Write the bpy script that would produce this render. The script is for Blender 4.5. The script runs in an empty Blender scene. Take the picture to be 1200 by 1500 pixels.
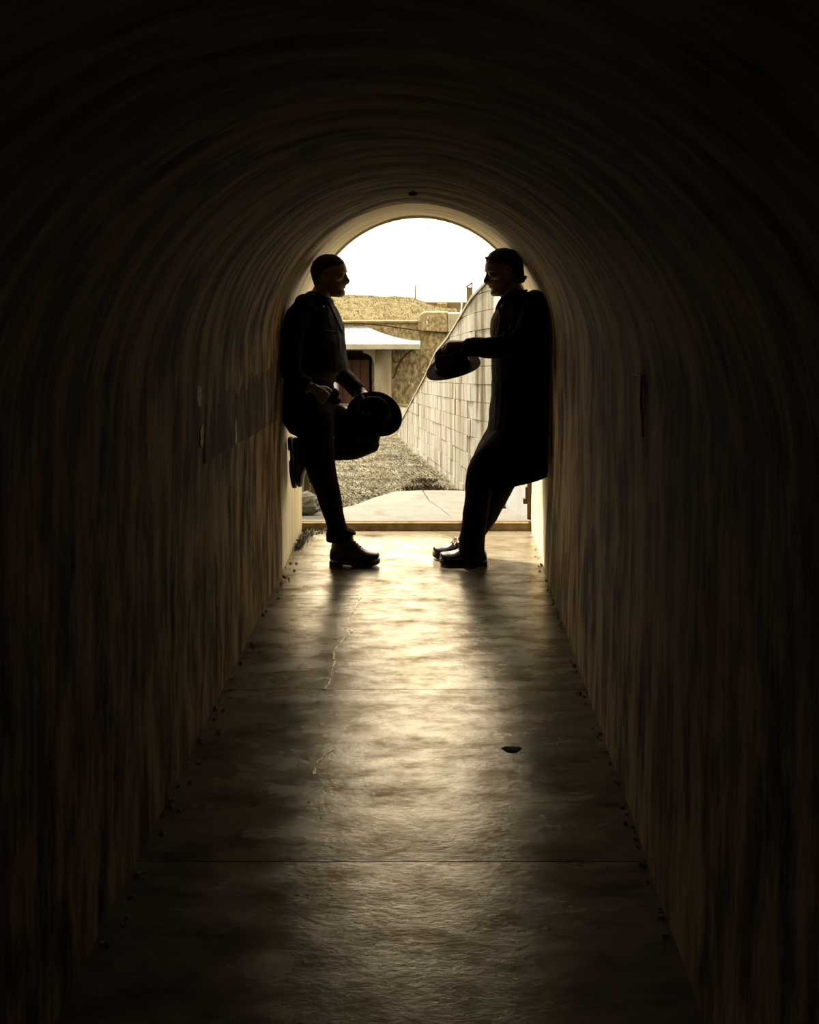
import bpy, bmesh, math, random
from mathutils import Vector, Matrix, noise

random.seed(7)
SC = bpy.context.scene
COL = SC.collection
PI = math.pi

# ------------------------------------------------------------------ camera
EYE = 1.73
cam_d = bpy.data.cameras.new('camera')
cam = bpy.data.objects.new('camera', cam_d)
COL.objects.link(cam)
cam.location = (0, 0, EYE)
cam.rotation_euler = (PI / 2, 0, 0)
cam_d.sensor_fit = 'AUTO'
cam_d.sensor_width = 36.0
cam_d.lens = 36.0                      # 1500 px of focal length in a 1500 px tall frame
cam_d.shift_x = -40.0 / 1500           # rise / shift: verticals stay vertical
cam_d.shift_y = -360.0 / 1500
cam_d.clip_start = 0.05
cam_d.clip_end = 400
SC.camera = cam

# ------------------------------------------------------------------ sky
SKY_H, SKY_Z = 0.72, 2.16              # overcast sky: zenith three times the horizon
w = bpy.data.worlds.new('sky')
SC.world = w
w.use_nodes = True
nt = w.node_tree
nt.nodes.clear()
out = nt.nodes.new('ShaderNodeOutputWorld')
bg = nt.nodes.new('ShaderNodeBackground')
tc = nt.nodes.new('ShaderNodeTexCoord')
sp = nt.nodes.new('ShaderNodeSeparateXYZ')
mr = nt.nodes.new('ShaderNodeMapRange')
mr.inputs['From Min'].default_value = 0
mr.inputs['From Max'].default_value = 1
mr.inputs['To Min'].default_value = SKY_H
mr.inputs['To Max'].default_value = SKY_Z
nt.links.new(tc.outputs['Generated'], sp.inputs[0])
nt.links.new(sp.outputs['Z'], mr.inputs['Value'])
bg.inputs['Color'].default_value = (1.0, 0.88, 0.68, 1)
nt.links.new(mr.outputs[0], bg.inputs['Strength'])
nt.links.new(bg.outputs[0], out.inputs['Surface'])

# ------------------------------------------------------------------ sun: high, ahead and a little to the left, hazy
SUN_DIR = Vector((0.24, -0.40, -0.885)).normalized()
sd = bpy.data.lights.new('sun', 'SUN')
sd.energy = 4.2
sd.angle = math.radians(4)
sd.color = (1.0, 0.90, 0.72)
sun = bpy.data.objects.new('sun', sd)
COL.objects.link(sun)
sun.rotation_euler = SUN_DIR.to_track_quat('-Z', 'Y').to_euler()

# ------------------------------------------------------------------ exposure
vs = SC.view_settings
vs.view_transform = 'Standard'
vs.look = 'None'
vs.gamma = 1.0
vs.use_curve_mapping = False
vs.exposure = 2.45


# ================================================================== helpers
def P(px, py, Y):
    """photo pixel + distance -> point (design aid for reading sizes off the photograph)"""
    return Vector(((px - 640) * Y / 1500, Y, EYE - (py - 390) * Y / 1500))


def slope(y):
    """height of the descending ground outside the tunnel"""
    return 0.05 - 0.107 * (y - 6.7)


class MB:
    def __init__(self):
        self.v, self.f = [], []

    def add(self, vs_, fs_):
        n = len(self.v)
        self.v += [tuple(p) for p in vs_]
        self.f += [tuple(i + n for i in q) for q in fs_]

    def box(self, lo, hi, m=None):
        x0, y0, z0 = lo
        x1, y1, z1 = hi
        vs_ = [Vector(p) for p in ((x0, y0, z0), (x1, y0, z0), (x1, y1, z0), (x0, y1, z0),
                                   (x0, y0, z1), (x1, y0, z1), (x1, y1, z1), (x0, y1, z1))]
        if m:
            vs_ = [m @ p for p in vs_]
        self.add(vs_, [(0, 3, 2, 1), (4, 5, 6, 7), (0, 1, 5, 4), (1, 2, 6, 5), (2, 3, 7, 6), (3, 0, 4, 7)])

    def prism(self, poly, z0, z1):
        """poly: (x, y) list counter-clockwise; z0/z1 numbers or functions of (x, y)"""
        g0 = z0 if callable(z0) else (lambda x, y: z0)
        g1 = z1 if callable(z1) else (lambda x, y: z1)
        n = len(poly)
        vs_ = [(x, y, g0(x, y)) for x, y in poly] + [(x, y, g1(x, y)) for x, y in poly]
        fs_ = [tuple(range(n))[::-1], tuple(range(n, 2 * n))]
        fs_ += [(i, (i + 1) % n, n + (i + 1) % n, n + i) for i in range(n)]
        self.add(vs_, fs_)

    def rings(self, rs, n, close0=True, close1=True):
        """rs: list of lists of n points"""
        vs_ = [p for r in rs for p in r]
        fs_ = []
        for k in range(len(rs) - 1):
            for i in range(n):
                j = (i + 1) % n
                fs_.append((k * n + i, k * n + j, (k + 1) * n + j, (k + 1) * n + i))
        if close0:
            fs_.append(tuple(range(n))[::-1])
        if close1:
            b = (len(rs) - 1) * n
            fs_.append(tuple(b + i for i in range(n)))
        self.add(vs_, fs_)

    def tube(self, pts, r, n=8, cap=True):
        pts = [Vector(p) for p in pts]
        rs = []
        up = None
        for i, p in enumerate(pts):
            t = (pts[min(i + 1, len(pts) - 1)] - pts[max(i - 1, 0)]).normalized()
            if up is None:
                up = Vector((0, 0, 1)) if abs(t.z) < 0.9 else Vector((1, 0, 0))
            a = t.cross(up).normalized()
            b = t.cross(a).normalized()
            up = -b if b.dot(up) < 0 else b
            rr = r[i] if isinstance(r, (list, tuple)) else r
            rs.append([p + rr * (math.cos(2 * PI * k / n) * a + math.sin(2 * PI * k / n) * b) for k in range(n)])
        self.rings(rs, n, cap, cap)

    def ball(self, c, rx, ry, rz, n=14, m=9, M=None):
        c = Vector(c)
        rs = []
        for k in range(1, m):
            th = PI * k / m
            ring = []
            for i in range(n):
                ph = 2 * PI * i / n
                p = Vector((rx * math.sin(th) * math.cos(ph), ry * math.sin(th) * math.sin(ph), -rz * math.cos(th)))
                ring.append(c + (M @ p if M else p))
            rs.append(ring)
        self.rings(rs, n)

    def obj(self, name, mat, parent=None, smooth=False, kind=None, bevel=0, fixn=True):
        me = bpy.data.meshes.new(name)
        me.from_pydata(self.v, [], self.f)
        if fixn:
            bm = bmesh.new()
            bm.from_mesh(me)
            bmesh.ops.recalc_face_normals(bm, faces=bm.faces)
            bm.to_mesh(me)
            bm.free()
        if smooth:
            me.polygons.foreach_set('use_smooth', [True] * len(me.polygons))
        o = bpy.data.objects.new(name, me)
        COL.objects.link(o)
        me.materials.append(mat)
        if parent:
            o.parent = parent
        if kind:
            o['kind'] = kind
        if bevel:
            b = o.modifiers.new('bevel', 'BEVEL')
            b.width = bevel
            b.segments = 2
            b.limit_method = 'ANGLE'
        return o


def remesh(mb, name, voxel, mat, parent=None, smooth=3, wrinkle=0.0, wscale=0.09, clear=True):
    """weld overlapping closed shells into one continuous surface"""
    me = bpy.data.meshes.new(name + '_cage')
    me.from_pydata(mb.v, [], mb.f)
    bm = bmesh.new()
    bm.from_mesh(me)
    bmesh.ops.recalc_face_normals(bm, faces=bm.faces)
    bm.to_mesh(me)
    bm.free()
    tmp = bpy.data.objects.new(name + '_cage', me)
    COL.objects.link(tmp)
    r = tmp.modifiers.new('r', 'REMESH')
    r.mode = 'VOXEL'
    r.voxel_size = voxel
    if smooth:
        s = tmp.modifiers.new('s', 'SMOOTH')
        s.factor = 0.5
        s.iterations = smooth
    if wrinkle:
        tx = bpy.data.textures.new('folds', 'CLOUDS')
        tx.noise_scale = wscale
        tx.noise_depth = 2
        d = tmp.modifiers.new('d', 'DISPLACE')
        d.texture = tx
        d.texture_coords = 'GLOBAL'
        d.strength = wrinkle
        d.mid_level = 0.5
    dg = bpy.context.evaluated_depsgraph_get()
    new = bpy.data.meshes.new_from_object(tmp.evaluated_get(dg))
    new.name = name
    bpy.data.objects.remove(tmp)
    bpy.data.meshes.remove(me)
    new.polygons.foreach_set('use_smooth', [True] * len(new.polygons))
    new.materials.clear()
    new.materials.append(mat)
    o = bpy.data.objects.new(name, new)
    COL.objects.link(o)
    if parent:
        o.parent = parent
    return o


def tag(o, label=None, cat=None, group=None, kind=None):
    if label:
        o['label'] = label
    if cat:
        o['category'] = cat
    if group:
        o['group'] = group
    if kind:
        o['kind'] = kind
    return o


def empty(name, loc=(0, 0, 0)):
    o = bpy.data.objects.new(name, None)
    o.empty_display_size = 0.1
    COL.objects.link(o)
    o.location = loc
    return o


def keep(o, parent):
    """parent without moving"""
    o.parent = parent
    o.matrix_parent_inverse = Matrix.Translation(-Vector(parent.location))
    return o


# ------------------------------------------------------------------ materials
PALE = {'pale_concrete', 'streaked_block', 'coping_concrete', 'white_limewash', 'stained_concrete', 'pale_render', 'painted_tin', 'fascia_paint', 'dry_turf', 'straw_blades', 'pale_rock'}
DARK = {'mossy_kerb', 'weathered_edge', 'oxblood_door', 'doorway_interior', 'brown_pipe', 'weed_leaves', 'weathered_timber', 'pale_wire', 'wall_mortar', 'black_cable',
        'dark_wool', 'black_leather_jacket', 'trouser_wool', 'brown_shirt', 'hat_felt', 'brown_hat_felt', 'dark_hair', 'skin'}


def mat(name, c1, c2=None, c3=None, rough=0.9, spec=0.3, scale=(3, 3, 3), detail=6, lo=0.35, hi=0.65, bump=0.0,
        bscale=None, metal=0.0, tint=None, blot=None, mix3=(0.55, 0.75), rough2=None, gloss=None):
    """two or three true surface colours mixed by noise that is stretched by `scale`"""
    m = bpy.data.materials.new(name)
    m.use_nodes = True
    nt = m.node_tree
    b = nt.nodes['Principled BSDF']
    b.inputs['Roughness'].default_value = rough
    b.inputs['Specular IOR Level'].default_value = spec
    b.inputs['Metallic'].default_value = metal
    if tint:
        b.inputs['Specular Tint'].default_value = (*tint, 1)
    c2 = c2 or c1
    if name in PALE:                      # outdoor surfaces are less yellow than the plaster inside
        c1, c2, c3 = [tuple(a * b for a, b in zip(c, (0.50, 0.53, 0.61))) if c else None for c in (c1, c2, c3)]
    elif name in DARK:
        c1, c2, c3 = [tuple(a * 0.54 for a in c) if c else None for c in (c1, c2, c3)]
    geo = nt.nodes.new('ShaderNodeNewGeometry')

    def nz(sc, det=6, rgh=0.6):
        mp = nt.nodes.new('ShaderNodeMapping')
        mp.inputs['Scale'].default_value = sc
        nt.links.new(geo.outputs['Position'], mp.inputs['Vector'])
        n = nt.nodes.new('ShaderNodeTexNoise')
        n.inputs['Scale'].default_value = 1.0
        n.inputs['Detail'].default_value = det
        n.inputs['Roughness'].default_value = rgh
        nt.links.new(mp.outputs[0], n.inputs['Vector'])
        return n

    def ramp(src, a, z):
        r = nt.nodes.new('ShaderNodeMapRange')
        r.inputs['From Min'].default_value = a
        r.inputs['From Max'].default_value = z
        r.clamp = True
        nt.links.new(src, r.inputs['Value'])
        return r.outputs[0]

    n1 = nz(scale, detail)
    mx = nt.nodes.new('ShaderNodeMix')
    mx.data_type = 'RGBA'
    mx.inputs['A'].default_value = (*c1, 1)
    mx.inputs['B'].default_value = (*c2, 1)
    f1 = ramp(n1.outputs['Fac'], lo, hi)
    nt.links.new(f1, mx.inputs['Factor'])
    col = mx.outputs['Result']
    if c3:
        n2 = nz(blot or tuple(s * 0.37 for s in scale), 5)
        m3 = nt.nodes.new('ShaderNodeMix')
        m3.data_type = 'RGBA'
        m3.inputs['B'].default_value = (*c3, 1)
        nt.links.new(col, m3.inputs['A'])
        nt.links.new(ramp(n2.outputs['Fac'], *mix3), m3.inputs['Factor'])
        col = m3.outputs['Result']
    nt.links.new(col, b.inputs['Base Color'])
    if gloss:                             # foot-worn, waxy surface: tan reflection that grows towards grazing angles
        df, gl = nt.nodes.new('ShaderNodeBsdfDiffuse'), nt.nodes.new('ShaderNodeBsdfGlossy')
        fr, ms = nt.nodes.new('ShaderNodeFresnel'), nt.nodes.new('ShaderNodeMixShader')
        fr.inputs['IOR'].default_value = gloss[0]
        nt.links.new(col, df.inputs['Color'])
        gc = nt.nodes.new('ShaderNodeMix')
        gc.data_type = 'RGBA'
        gc.inputs['A'].default_value = (*gloss[1], 1)
        gc.inputs['B'].default_value = (*gloss[2], 1)
        n4 = nz(tuple(q * 1.1 for q in scale), 12, 0.72)
        nt.links.new(ramp(n4.outputs['Fac'], 0.42, 0.66), gc.inputs['Factor'])
        nt.links.new(gc.outputs['Result'], gl.inputs['Color'])
        gl.inputs['Roughness'].default_value = rough
        r = nt.nodes.new('ShaderNodeMapRange')
        r.inputs['To Min'].default_value = rough
        r.inputs['To Max'].default_value = rough2 or rough
        nt.links.new(f1, r.inputs['Value'])
        nt.links.new(r.outputs[0], gl.inputs['Roughness'])
        nt.links.new(fr.outputs[0], ms.inputs[0])
        nt.links.new(df.outputs[0], ms.inputs[1])
        nt.links.new(gl.outputs[0], ms.inputs[2])
        nt.links.new(ms.outputs[0], nt.nodes['Material Output'].inputs['Surface'])
    if rough2 is not None:
        r = nt.nodes.new('ShaderNodeMapRange')
        r.inputs['To Min'].default_value = rough
        r.inputs['To Max'].default_value = rough2
        nt.links.new(f1, r.inputs['Value'])
        nt.links.new(r.outputs[0], b.inputs['Roughness'])
    if bump:
        n3 = nz(bscale or tuple(s * 2.5 for s in scale), 8, 0.65)
        bp = nt.nodes.new('ShaderNodeBump')
        bp.inputs['Strength'].default_value = bump
        bp.inputs['Distance'].default_value = 0.01
        nt.links.new(n3.outputs['Fac'], bp.inputs['Height'])
        nt.links.new(bp.outputs[0], b.inputs['Normal'])
        if gloss:
            for q in (df, gl):
                nt.links.new(bp.outputs[0], q.inputs['Normal'])
    return m


M = {}
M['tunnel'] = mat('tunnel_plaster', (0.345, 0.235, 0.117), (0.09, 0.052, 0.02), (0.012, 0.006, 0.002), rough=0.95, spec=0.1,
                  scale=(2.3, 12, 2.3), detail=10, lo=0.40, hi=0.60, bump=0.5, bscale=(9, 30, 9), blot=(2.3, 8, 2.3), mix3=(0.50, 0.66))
M['tunnel_dark'] = mat('sooty_plaster', (0.13, 0.08, 0.034), (0.028, 0.015, 0.005), (0.30, 0.19, 0.09), rough=0.95, spec=0.1,
                       scale=(2.3, 12, 2.3), detail=10, bump=0.5, bscale=(9, 30, 9), blot=(4, 14, 2.4), mix3=(0.58, 0.68))
M['vault'] = M['tunnel']
M['lining'] = mat('pale_plaster', (0.60, 0.53, 0.38), (0.44, 0.37, 0.23), (0.22, 0.15, 0.065), rough=0.9, spec=0.12,
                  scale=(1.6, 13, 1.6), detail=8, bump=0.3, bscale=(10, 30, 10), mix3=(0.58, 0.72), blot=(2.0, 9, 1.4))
M['floor'] = mat('worn_concrete', (0.125, 0.107, 0.076), (0.07, 0.055, 0.033), (0.028, 0.018, 0.008), rough=0.17, rough2=0.27,
                 scale=(4.0, 8.5, 4), detail=10, lo=0.38, hi=0.60, bump=0.14, bscale=(35, 60, 60),
                 blot=(3.2, 8.0, 4), mix3=(0.50, 0.68), gloss=(2.25, (0.95, 0.87, 0.70), (0.25, 0.185, 0.105)))
M['joint'] = mat('dark_joint', (0.05, 0.033, 0.015), rough=0.95)
M['mineral'] = mat('pale_mineral', (0.9, 0.84, 0.68), (0.7, 0.62, 0.46), rough=0.45, scale=(60, 60, 60), gloss=(2.6, (1, 0.95, 0.8), (0.9, 0.8, 0.6)))
M['apron'] = mat('pale_concrete', (0.165, 0.15, 0.115), (0.125, 0.11, 0.076), (0.09, 0.072, 0.04), rough=0.85, spec=0.2,
                 scale=(9, 7, 9), detail=10, bump=0.3, bscale=(60, 60, 60), mix3=(0.58, 0.75))
M['kerb'] = mat('mossy_kerb', (0.36, 0.26, 0.12), (0.2, 0.13, 0.05), (0.11, 0.07, 0.022), rough=0.95, scale=(14, 14, 22), detail=9, bump=0.4, mix3=(0.55, 0.7))
M['block'] = mat('streaked_block', (0.37, 0.345, 0.27), (0.26, 0.222, 0.138), (0.125, 0.088, 0.034), rough=0.92, spec=0.12,
                 scale=(9, 6, 1.1), detail=9, lo=0.40, hi=0.60, bump=0.35, bscale=(30, 30, 30), blot=(9, 5.0, 0.6), mix3=(0.53, 0.65))
M['coping'] = mat('coping_concrete', (0.30, 0.26, 0.17), (0.21, 0.17, 0.09), rough=0.9, scale=(6, 6, 6))
M['mortar'] = mat('wall_mortar', (0.27, 0.215, 0.12), rough=0.95)
M['white'] = mat('white_limewash', (0.62, 0.60, 0.54), (0.5, 0.47, 0.38), rough=0.9, scale=(4, 4, 1.5))
M['bunker'] = mat('stained_concrete', (0.30, 0.235, 0.115), (0.115, 0.075, 0.02), (0.50, 0.44, 0.30), rough=0.95, spec=0.08,
                  scale=(8, 8, 5), detail=13, lo=0.38, hi=0.60, bump=0.3, bscale=(14, 14, 10), blot=(8, 8, 3.5), mix3=(0.58, 0.70))
M['bunker_dark'] = mat('weathered_edge', (0.13, 0.09, 0.032), (0.085, 0.055, 0.016), (0.22, 0.17, 0.09), rough=0.95,
                       scale=(6, 6, 2.0), detail=10, bump=0.3, mix3=(0.6, 0.75))
M['bunker_pale'] = mat('pale_render', (0.33, 0.275, 0.165), (0.22, 0.17, 0.085), rough=0.95, scale=(5, 5, 1.2), detail=9, bump=0.2)
M['roof'] = mat('painted_tin', (0.185, 0.182, 0.17), (0.14, 0.134, 0.118), rough=0.6, spec=0.35, scale=(4, 4, 4), detail=8)
M['fascia'] = mat('fascia_paint', (0.29, 0.26, 0.175), (0.21, 0.18, 0.11), rough=0.8, scale=(2, 2, 2))
M['door_dark'] = mat('oxblood_door', (0.10, 0.036, 0.014), (0.05, 0.02, 0.008), rough=0.8, scale=(3, 3, 0.8))
M['room_dark'] = mat('doorway_interior', (0.10, 0.045, 0.018), rough=0.95)
M['grass'] = mat('dry_turf', (0.155, 0.135, 0.088), (0.092, 0.074, 0.037), (0.055, 0.040, 0.015), rough=1.0, spec=0.03,
                 scale=(7, 5, 8), detail=12, lo=0.40, hi=0.60, bump=0.8, bscale=(24, 24, 24), blot=(3.0, 1.6, 3), mix3=(0.54, 0.72))
M['mound'] = mat('mound_turf', (0.066, 0.056, 0.029), (0.040, 0.031, 0.012), (0.026, 0.018, 0.005), rough=1.0, spec=0.03,
                 scale=(4, 2.5, 8), detail=13, lo=0.40, hi=0.60, bump=0.8, bscale=(14, 14, 14), blot=(1.5, 0.7, 3), mix3=(0.52, 0.70))
M['mound_straw'] = mat('mound_blades', (0.10, 0.088, 0.055), (0.07, 0.058, 0.03), rough=0.9, spec=0.05, scale=(4, 4, 4), lo=0.4, hi=0.6)
M['straw'] = mat('straw_blades', (0.215, 0.192, 0.135), (0.13, 0.108, 0.058), rough=0.9, spec=0.08, scale=(9, 9, 9), lo=0.4, hi=0.6)
M['weed'] = mat('weed_leaves', (0.075, 0.055, 0.02), (0.04, 0.027, 0.009), rough=0.9, scale=(14, 14, 14))
M['rock'] = mat('pale_rock', (0.36, 0.33, 0.25), (0.17, 0.135, 0.075), rough=0.95, scale=(22, 22, 22), detail=9, bump=0.6)
M['timber'] = mat('weathered_timber', (0.30, 0.22, 0.10), (0.19, 0.13, 0.05), rough=0.9, scale=(30, 30, 2))
M['iron'] = mat('rusty_iron', (0.03, 0.018, 0.008), (0.06, 0.03, 0.012), rough=0.8, scale=(30, 30, 30))
M['cable'] = mat('black_cable', (0.022, 0.014, 0.005), rough=1.0, spec=0.0)
M['wire_pale'] = mat('pale_wire', (0.5, 0.45, 0.3), rough=0.6)
M['pipe'] = mat('brown_pipe', (0.13, 0.09, 0.025), (0.09, 0.06, 0.015), rough=0.8, scale=(6, 6, 2))
M['dirt'] = mat('dark_dirt', (0.05, 0.032, 0.012), (0.02, 0.012, 0.005), rough=1.0, scale=(40, 40, 40))
# people
M['skin'] = mat('skin', (0.42, 0.26, 0.135), (0.36, 0.21, 0.10), rough=0.55, spec=0.35, scale=(25, 25, 25))
M['hair'] = mat('dark_hair', (0.012, 0.008, 0.004), (0.022, 0.014, 0.006), rough=0.6, spec=0.12, scale=(60, 60, 20), bump=0.5, bscale=(180, 180, 40))
M['eye'] = mat('eye', (0.06, 0.045, 0.03), rough=0.9, spec=0.0)
M['cloth'] = mat('dark_wool', (0.012, 0.008, 0.004), (0.018, 0.012, 0.006), rough=0.95, spec=0.02, scale=(40, 40, 40), bump=0.15, bscale=(300, 300, 300))
M['leather'] = mat('black_leather_jacket', (0.016, 0.010, 0.005), (0.024, 0.015, 0.007), rough=0.8, spec=0.05, scale=(20, 20, 20), bump=0.15, bscale=(160, 160, 160))
M['trouser'] = mat('trouser_wool', (0.02, 0.013, 0.006), (0.028, 0.018, 0.009), rough=0.95, spec=0.02, scale=(40, 40, 40))
M['shirt'] = mat('brown_shirt', (0.16, 0.095, 0.045), (0.08, 0.044, 0.02), rough=0.95, spec=0.02, scale=(60, 60, 2))
M['felt'] = mat('hat_felt', (0.020, 0.011, 0.006), (0.030, 0.016, 0.008), rough=0.9, spec=0.04, scale=(30, 30, 30))
M['felt_brown'] = mat('brown_hat_felt', (0.072, 0.034, 0.016), (0.05, 0.023, 0.011), rough=0.9, spec=0.04, scale=(30, 30, 30))
M['band'] = mat('hat_band', (0.008, 0.005, 0.003), rough=0.5)
M['boot'] = mat('polished_boot', (0.018, 0.011, 0.006), rough=0.25, spec=0.4, scale=(20, 20, 20))
M['sole'] = mat('boot_sole', (0.012, 0.008, 0.005), rough=0.8)
M['lace'] = mat('boot_lace', (0.05, 0.032, 0.015), rough=0.8)
M['metal'] = mat('polished_metal', (0.7, 0.62, 0.45), rough=0.2, metal=1.0)

# ================================================================== the tunnel
XL, XR = -0.875, 0.612
CX, SPR, RAD = -0.118, 1.33, 0.754
Y0, YN, YE = -3.2, 5.78, 6.72
T = 0.45


def left_prof(k=0.0):
    return [(XL - k, -0.25), (XL - k, 0.0), (XL - 0.004 - k, 0.35), (XL - 0.005 - k, 0.7), (XL - 0.003 - k, 1.0), (CX - RAD - k, SPR)]


def right_prof(k=0.0):
    return [(XR + k, -0.25), (XR + k, 0.0), (XR + 0.008 + k, 0.35), (XR + 0.018 + k, 0.7), (XR + 0.024 + k, 1.0), (CX + RAD + k, SPR)]


def arch_prof(k=0.0, n=40):
    return [(CX - (RAD + k) * math.cos(PI * i / n), SPR + (RAD + k) * math.sin(PI * i / n)) for i in range(n + 1)]


def densify(p, n):
    o = []
    for a, b in zip(p[:-1], p[1:]):
        for i in range(n):
            o.append((a[0] + (b[0] - a[0]) * i / n, a[1] + (b[1] - a[1]) * i / n))
    return o + [p[-1]]


AMP = 0.006


def bumpy(x, y, z, amp=AMP):
    return noise.fractal(Vector((x * 2.3, y * 2.3, z * 2.3)), 1.0, 2.0, 3) * amp


def shell(names, prof, outer, splits, ya, yb, m, step=0.11, amp=AMP, taper=None):
    """solid strips of wall that share one uneven inner face: plain outer face, closed ends; splits: index ranges of prof, one object each"""
    ny = max(1, int((yb - ya) / step))
    n = len(prof)
    grid = []
    for j in range(ny + 1):
        y = ya + (yb - ya) * j / ny
        row = []
        for x, z in prof:
            d = bumpy(x, y, z, amp)
            nx, nz_ = (x - CX), (z - SPR if z > SPR else 0)
            L = math.hypot(nx, nz_) or 1
            t = taper(y, x, z) if taper else 0
            row.append(Vector((x + nx / L * (d + t), y, z + nz_ / L * (d + t))))
        grid.append(row)
    nor = [[(grid[j][min(i + 1, n - 1)] - grid[j][max(i - 1, 0)]).cross(grid[min(j + 1, ny)][i] - grid[max(j - 1, 0)][i]).normalized() for i in range(n)] for j in range(ny + 1)]
    for name, (i0, i1) in zip(names, splits):
        w_ = i1 - i0 + 1
        vs_ = [grid[j][i] for j in range(ny + 1) for i in range(i0, i1 + 1)]
        b = len(vs_)
        for y in (ya, yb):
            vs_ += [Vector((outer[i][0], y, outer[i][1])) for i in range(i0, i1 + 1)]
        fs_ = [(j * w_ + i, j * w_ + i + 1, (j + 1) * w_ + i + 1, (j + 1) * w_ + i) for j in range(ny) for i in range(w_ - 1)]
        inner = len(fs_)
        fs_ += [(b + i, b + w_ + i, b + w_ + i + 1, b + i + 1) for i in range(w_ - 1)]
        fs_ += [(i, b + i, b + i + 1, i + 1) for i in range(w_ - 1)]
        fs_ += [(ny * w_ + i, ny * w_ + i + 1, b + w_ + i + 1, b + w_ + i) for i in range(w_ - 1)]
        fs_.append(tuple([j * w_ for j in range(ny + 1)] + [b + w_, b]))
        fs_.append(tuple([j * w_ + w_ - 1 for j in range(ny, -1, -1)] + [b + w_ - 1, b + 2 * w_ - 1]))
        me = bpy.data.meshes.new(name)
        me.from_pydata([tuple(v) for v in vs_], [], fs_)
        me.polygons.foreach_set('use_smooth', [True] * len(me.polygons))
        flip = me.polygons[0].normal.dot(nor[0][i0]) < 0
        cn = []
        for p in me.polygons:
            for li in p.loop_indices:
                vi = me.loops[li].vertex_index
                if p.index < inner:
                    q = nor[vi // w_][i0 + vi % w_]
                    cn.append(tuple(-q if flip else q))
                else:
                    cn.append(tuple(p.normal))
        me.normals_split_custom_set(cn)
        o = bpy.data.objects.new(name, me)
        COL.objects.link(o)
        me.materials.append(m)
        o['kind'] = 'structure'


lp, rp, ap = densify(left_prof(), 4), densify(right_prof(), 4), arch_prof()
full = lp[:-1] + ap + rp[::-1][1:]
full_o = [(XL - T, z) for x, z in lp[:-1]] + arch_prof(T) + [(XR + T, z) for x, z in rp[::-1][1:]]
k1, k2, k3 = len(lp) - 1, len(lp) - 1 + len(ap) - 1, len(full) - 1
parts = [(0, k1), (k1, k2), (k2, k3)]
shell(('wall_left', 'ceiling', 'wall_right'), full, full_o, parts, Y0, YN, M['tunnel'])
# the last metre: a lining in paler plaster set back a finger's width, its crown drawing in towards the mouth
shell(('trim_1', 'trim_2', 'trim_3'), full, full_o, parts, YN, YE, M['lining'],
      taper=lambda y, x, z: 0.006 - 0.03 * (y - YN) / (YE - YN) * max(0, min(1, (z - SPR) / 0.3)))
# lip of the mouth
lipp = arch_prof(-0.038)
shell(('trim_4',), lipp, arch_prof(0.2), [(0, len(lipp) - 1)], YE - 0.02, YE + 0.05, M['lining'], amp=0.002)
mb = MB()
mb.box((XL - T, Y0 - 0.3, -0.25), (XR + T, Y0, SPR + RAD + T))
mb.obj('wall_back_blocker', M['tunnel'], kind='structure')  # unseen end wall, added to keep sky light from entering behind the camera

# floor: a bed with cast slabs, joints open
mb = MB()
mb.box((XL - T, Y0, -0.45), (XR + T, YE, -0.03))
floor = mb.obj('floor', M['joint'], kind='structure')
joints = [Y0, -0.62, 0.58, 1.78, 2.98, 4.19, 5.39, YE - 0.005]
for a, b in zip(joints[:-1], joints[1:]):
    mb = MB()
    g = 0.0022
    x0, x1 = XL - 0.004, XR + 0.004
    ny, nx = max(2, int((b - a) / 0.1)), 16
    vs_, fs_ = [], []
    for j in range(ny + 1):
        for i in range(nx + 1):
            x, y = x0 + (x1 - x0) * i / nx, a + g + (b - a - 2 * g) * j / ny
            edge = 0.0012 if j in (0, ny) else 0
            vs_.append((x, y, noise.noise(Vector((x * 2, y * 2, 3))) * 0.0018 - edge - 0.001))
    W = nx + 1
    fs_ = [(j * W + i, j * W + i + 1, (j + 1) * W + i + 1, (j + 1) * W + i) for j in range(ny) for i in range(nx)]
    rim = [i for i in range(W)] + [(j + 1) * W - 1 for j in range(1, ny + 1)] + [ny * W + i for i in range(nx - 1, -1, -1)] + [j * W for j in range(ny - 1, 0, -1)]
    n0 = len(vs_)
    vs_ += [(vs_[i][0], vs_[i][1], -0.035) for i in rim]
    n = len(rim)
    fs_ += [(rim[i], n0 + i, n0 + (i + 1) % n, rim[(i + 1) % n]) for i in range(n)]
    mb.add(vs_, fs_)
    s = mb.obj('slab', M['floor'], floor, smooth=False)

# crack filled with pale mineral, thread-thin, standing a hair proud of the floor
def fpt(px, py):
    y = EYE * 1500 / (py - 390)
    return ((px - 640) * y / 1500, y)


def crack(pts, wd):
    mb = MB()
    q = []
    for (a, b) in zip(pts[:-1], pts[1:]):
        for k in range(5):
            t = k / 5
            q.append((a[0] + (b[0] - a[0]) * t + random.uniform(-.004, .004), a[1] + (b[1] - a[1]) * t))
    q.append(pts[-1])
    for i in range(len(q) - 1):
        if random.random() < 0.12:
            continue
        a, b = Vector((*q[i], 0)), Vector((*q[i + 1], 0))
        s = (b - a).normalized().cross(Vector((0, 0, 1))) * wd * random.uniform(0.25, 1.0)
        z0, z1 = -0.004, 0.0006
        mb.add([a - s + Vector((0, 0, z0)), a + s + Vector((0, 0, z0)), b + s + Vector((0, 0, z0)), b - s + Vector((0, 0, z0)),
                a - s * .85 + Vector((0, 0, z1)), a + s * .85 + Vector((0, 0, z1)), b + s * .85 + Vector((0, 0, z1)), b - s * .85 + Vector((0, 0, z1))],
               [(0, 3, 2, 1), (4, 5, 6, 7), (0, 1, 5, 4), (1, 2, 6, 5), (2, 3, 7, 6), (3, 0, 4, 7)])
    mb.obj('mineral_crack', M['mineral'], floor)


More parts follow.
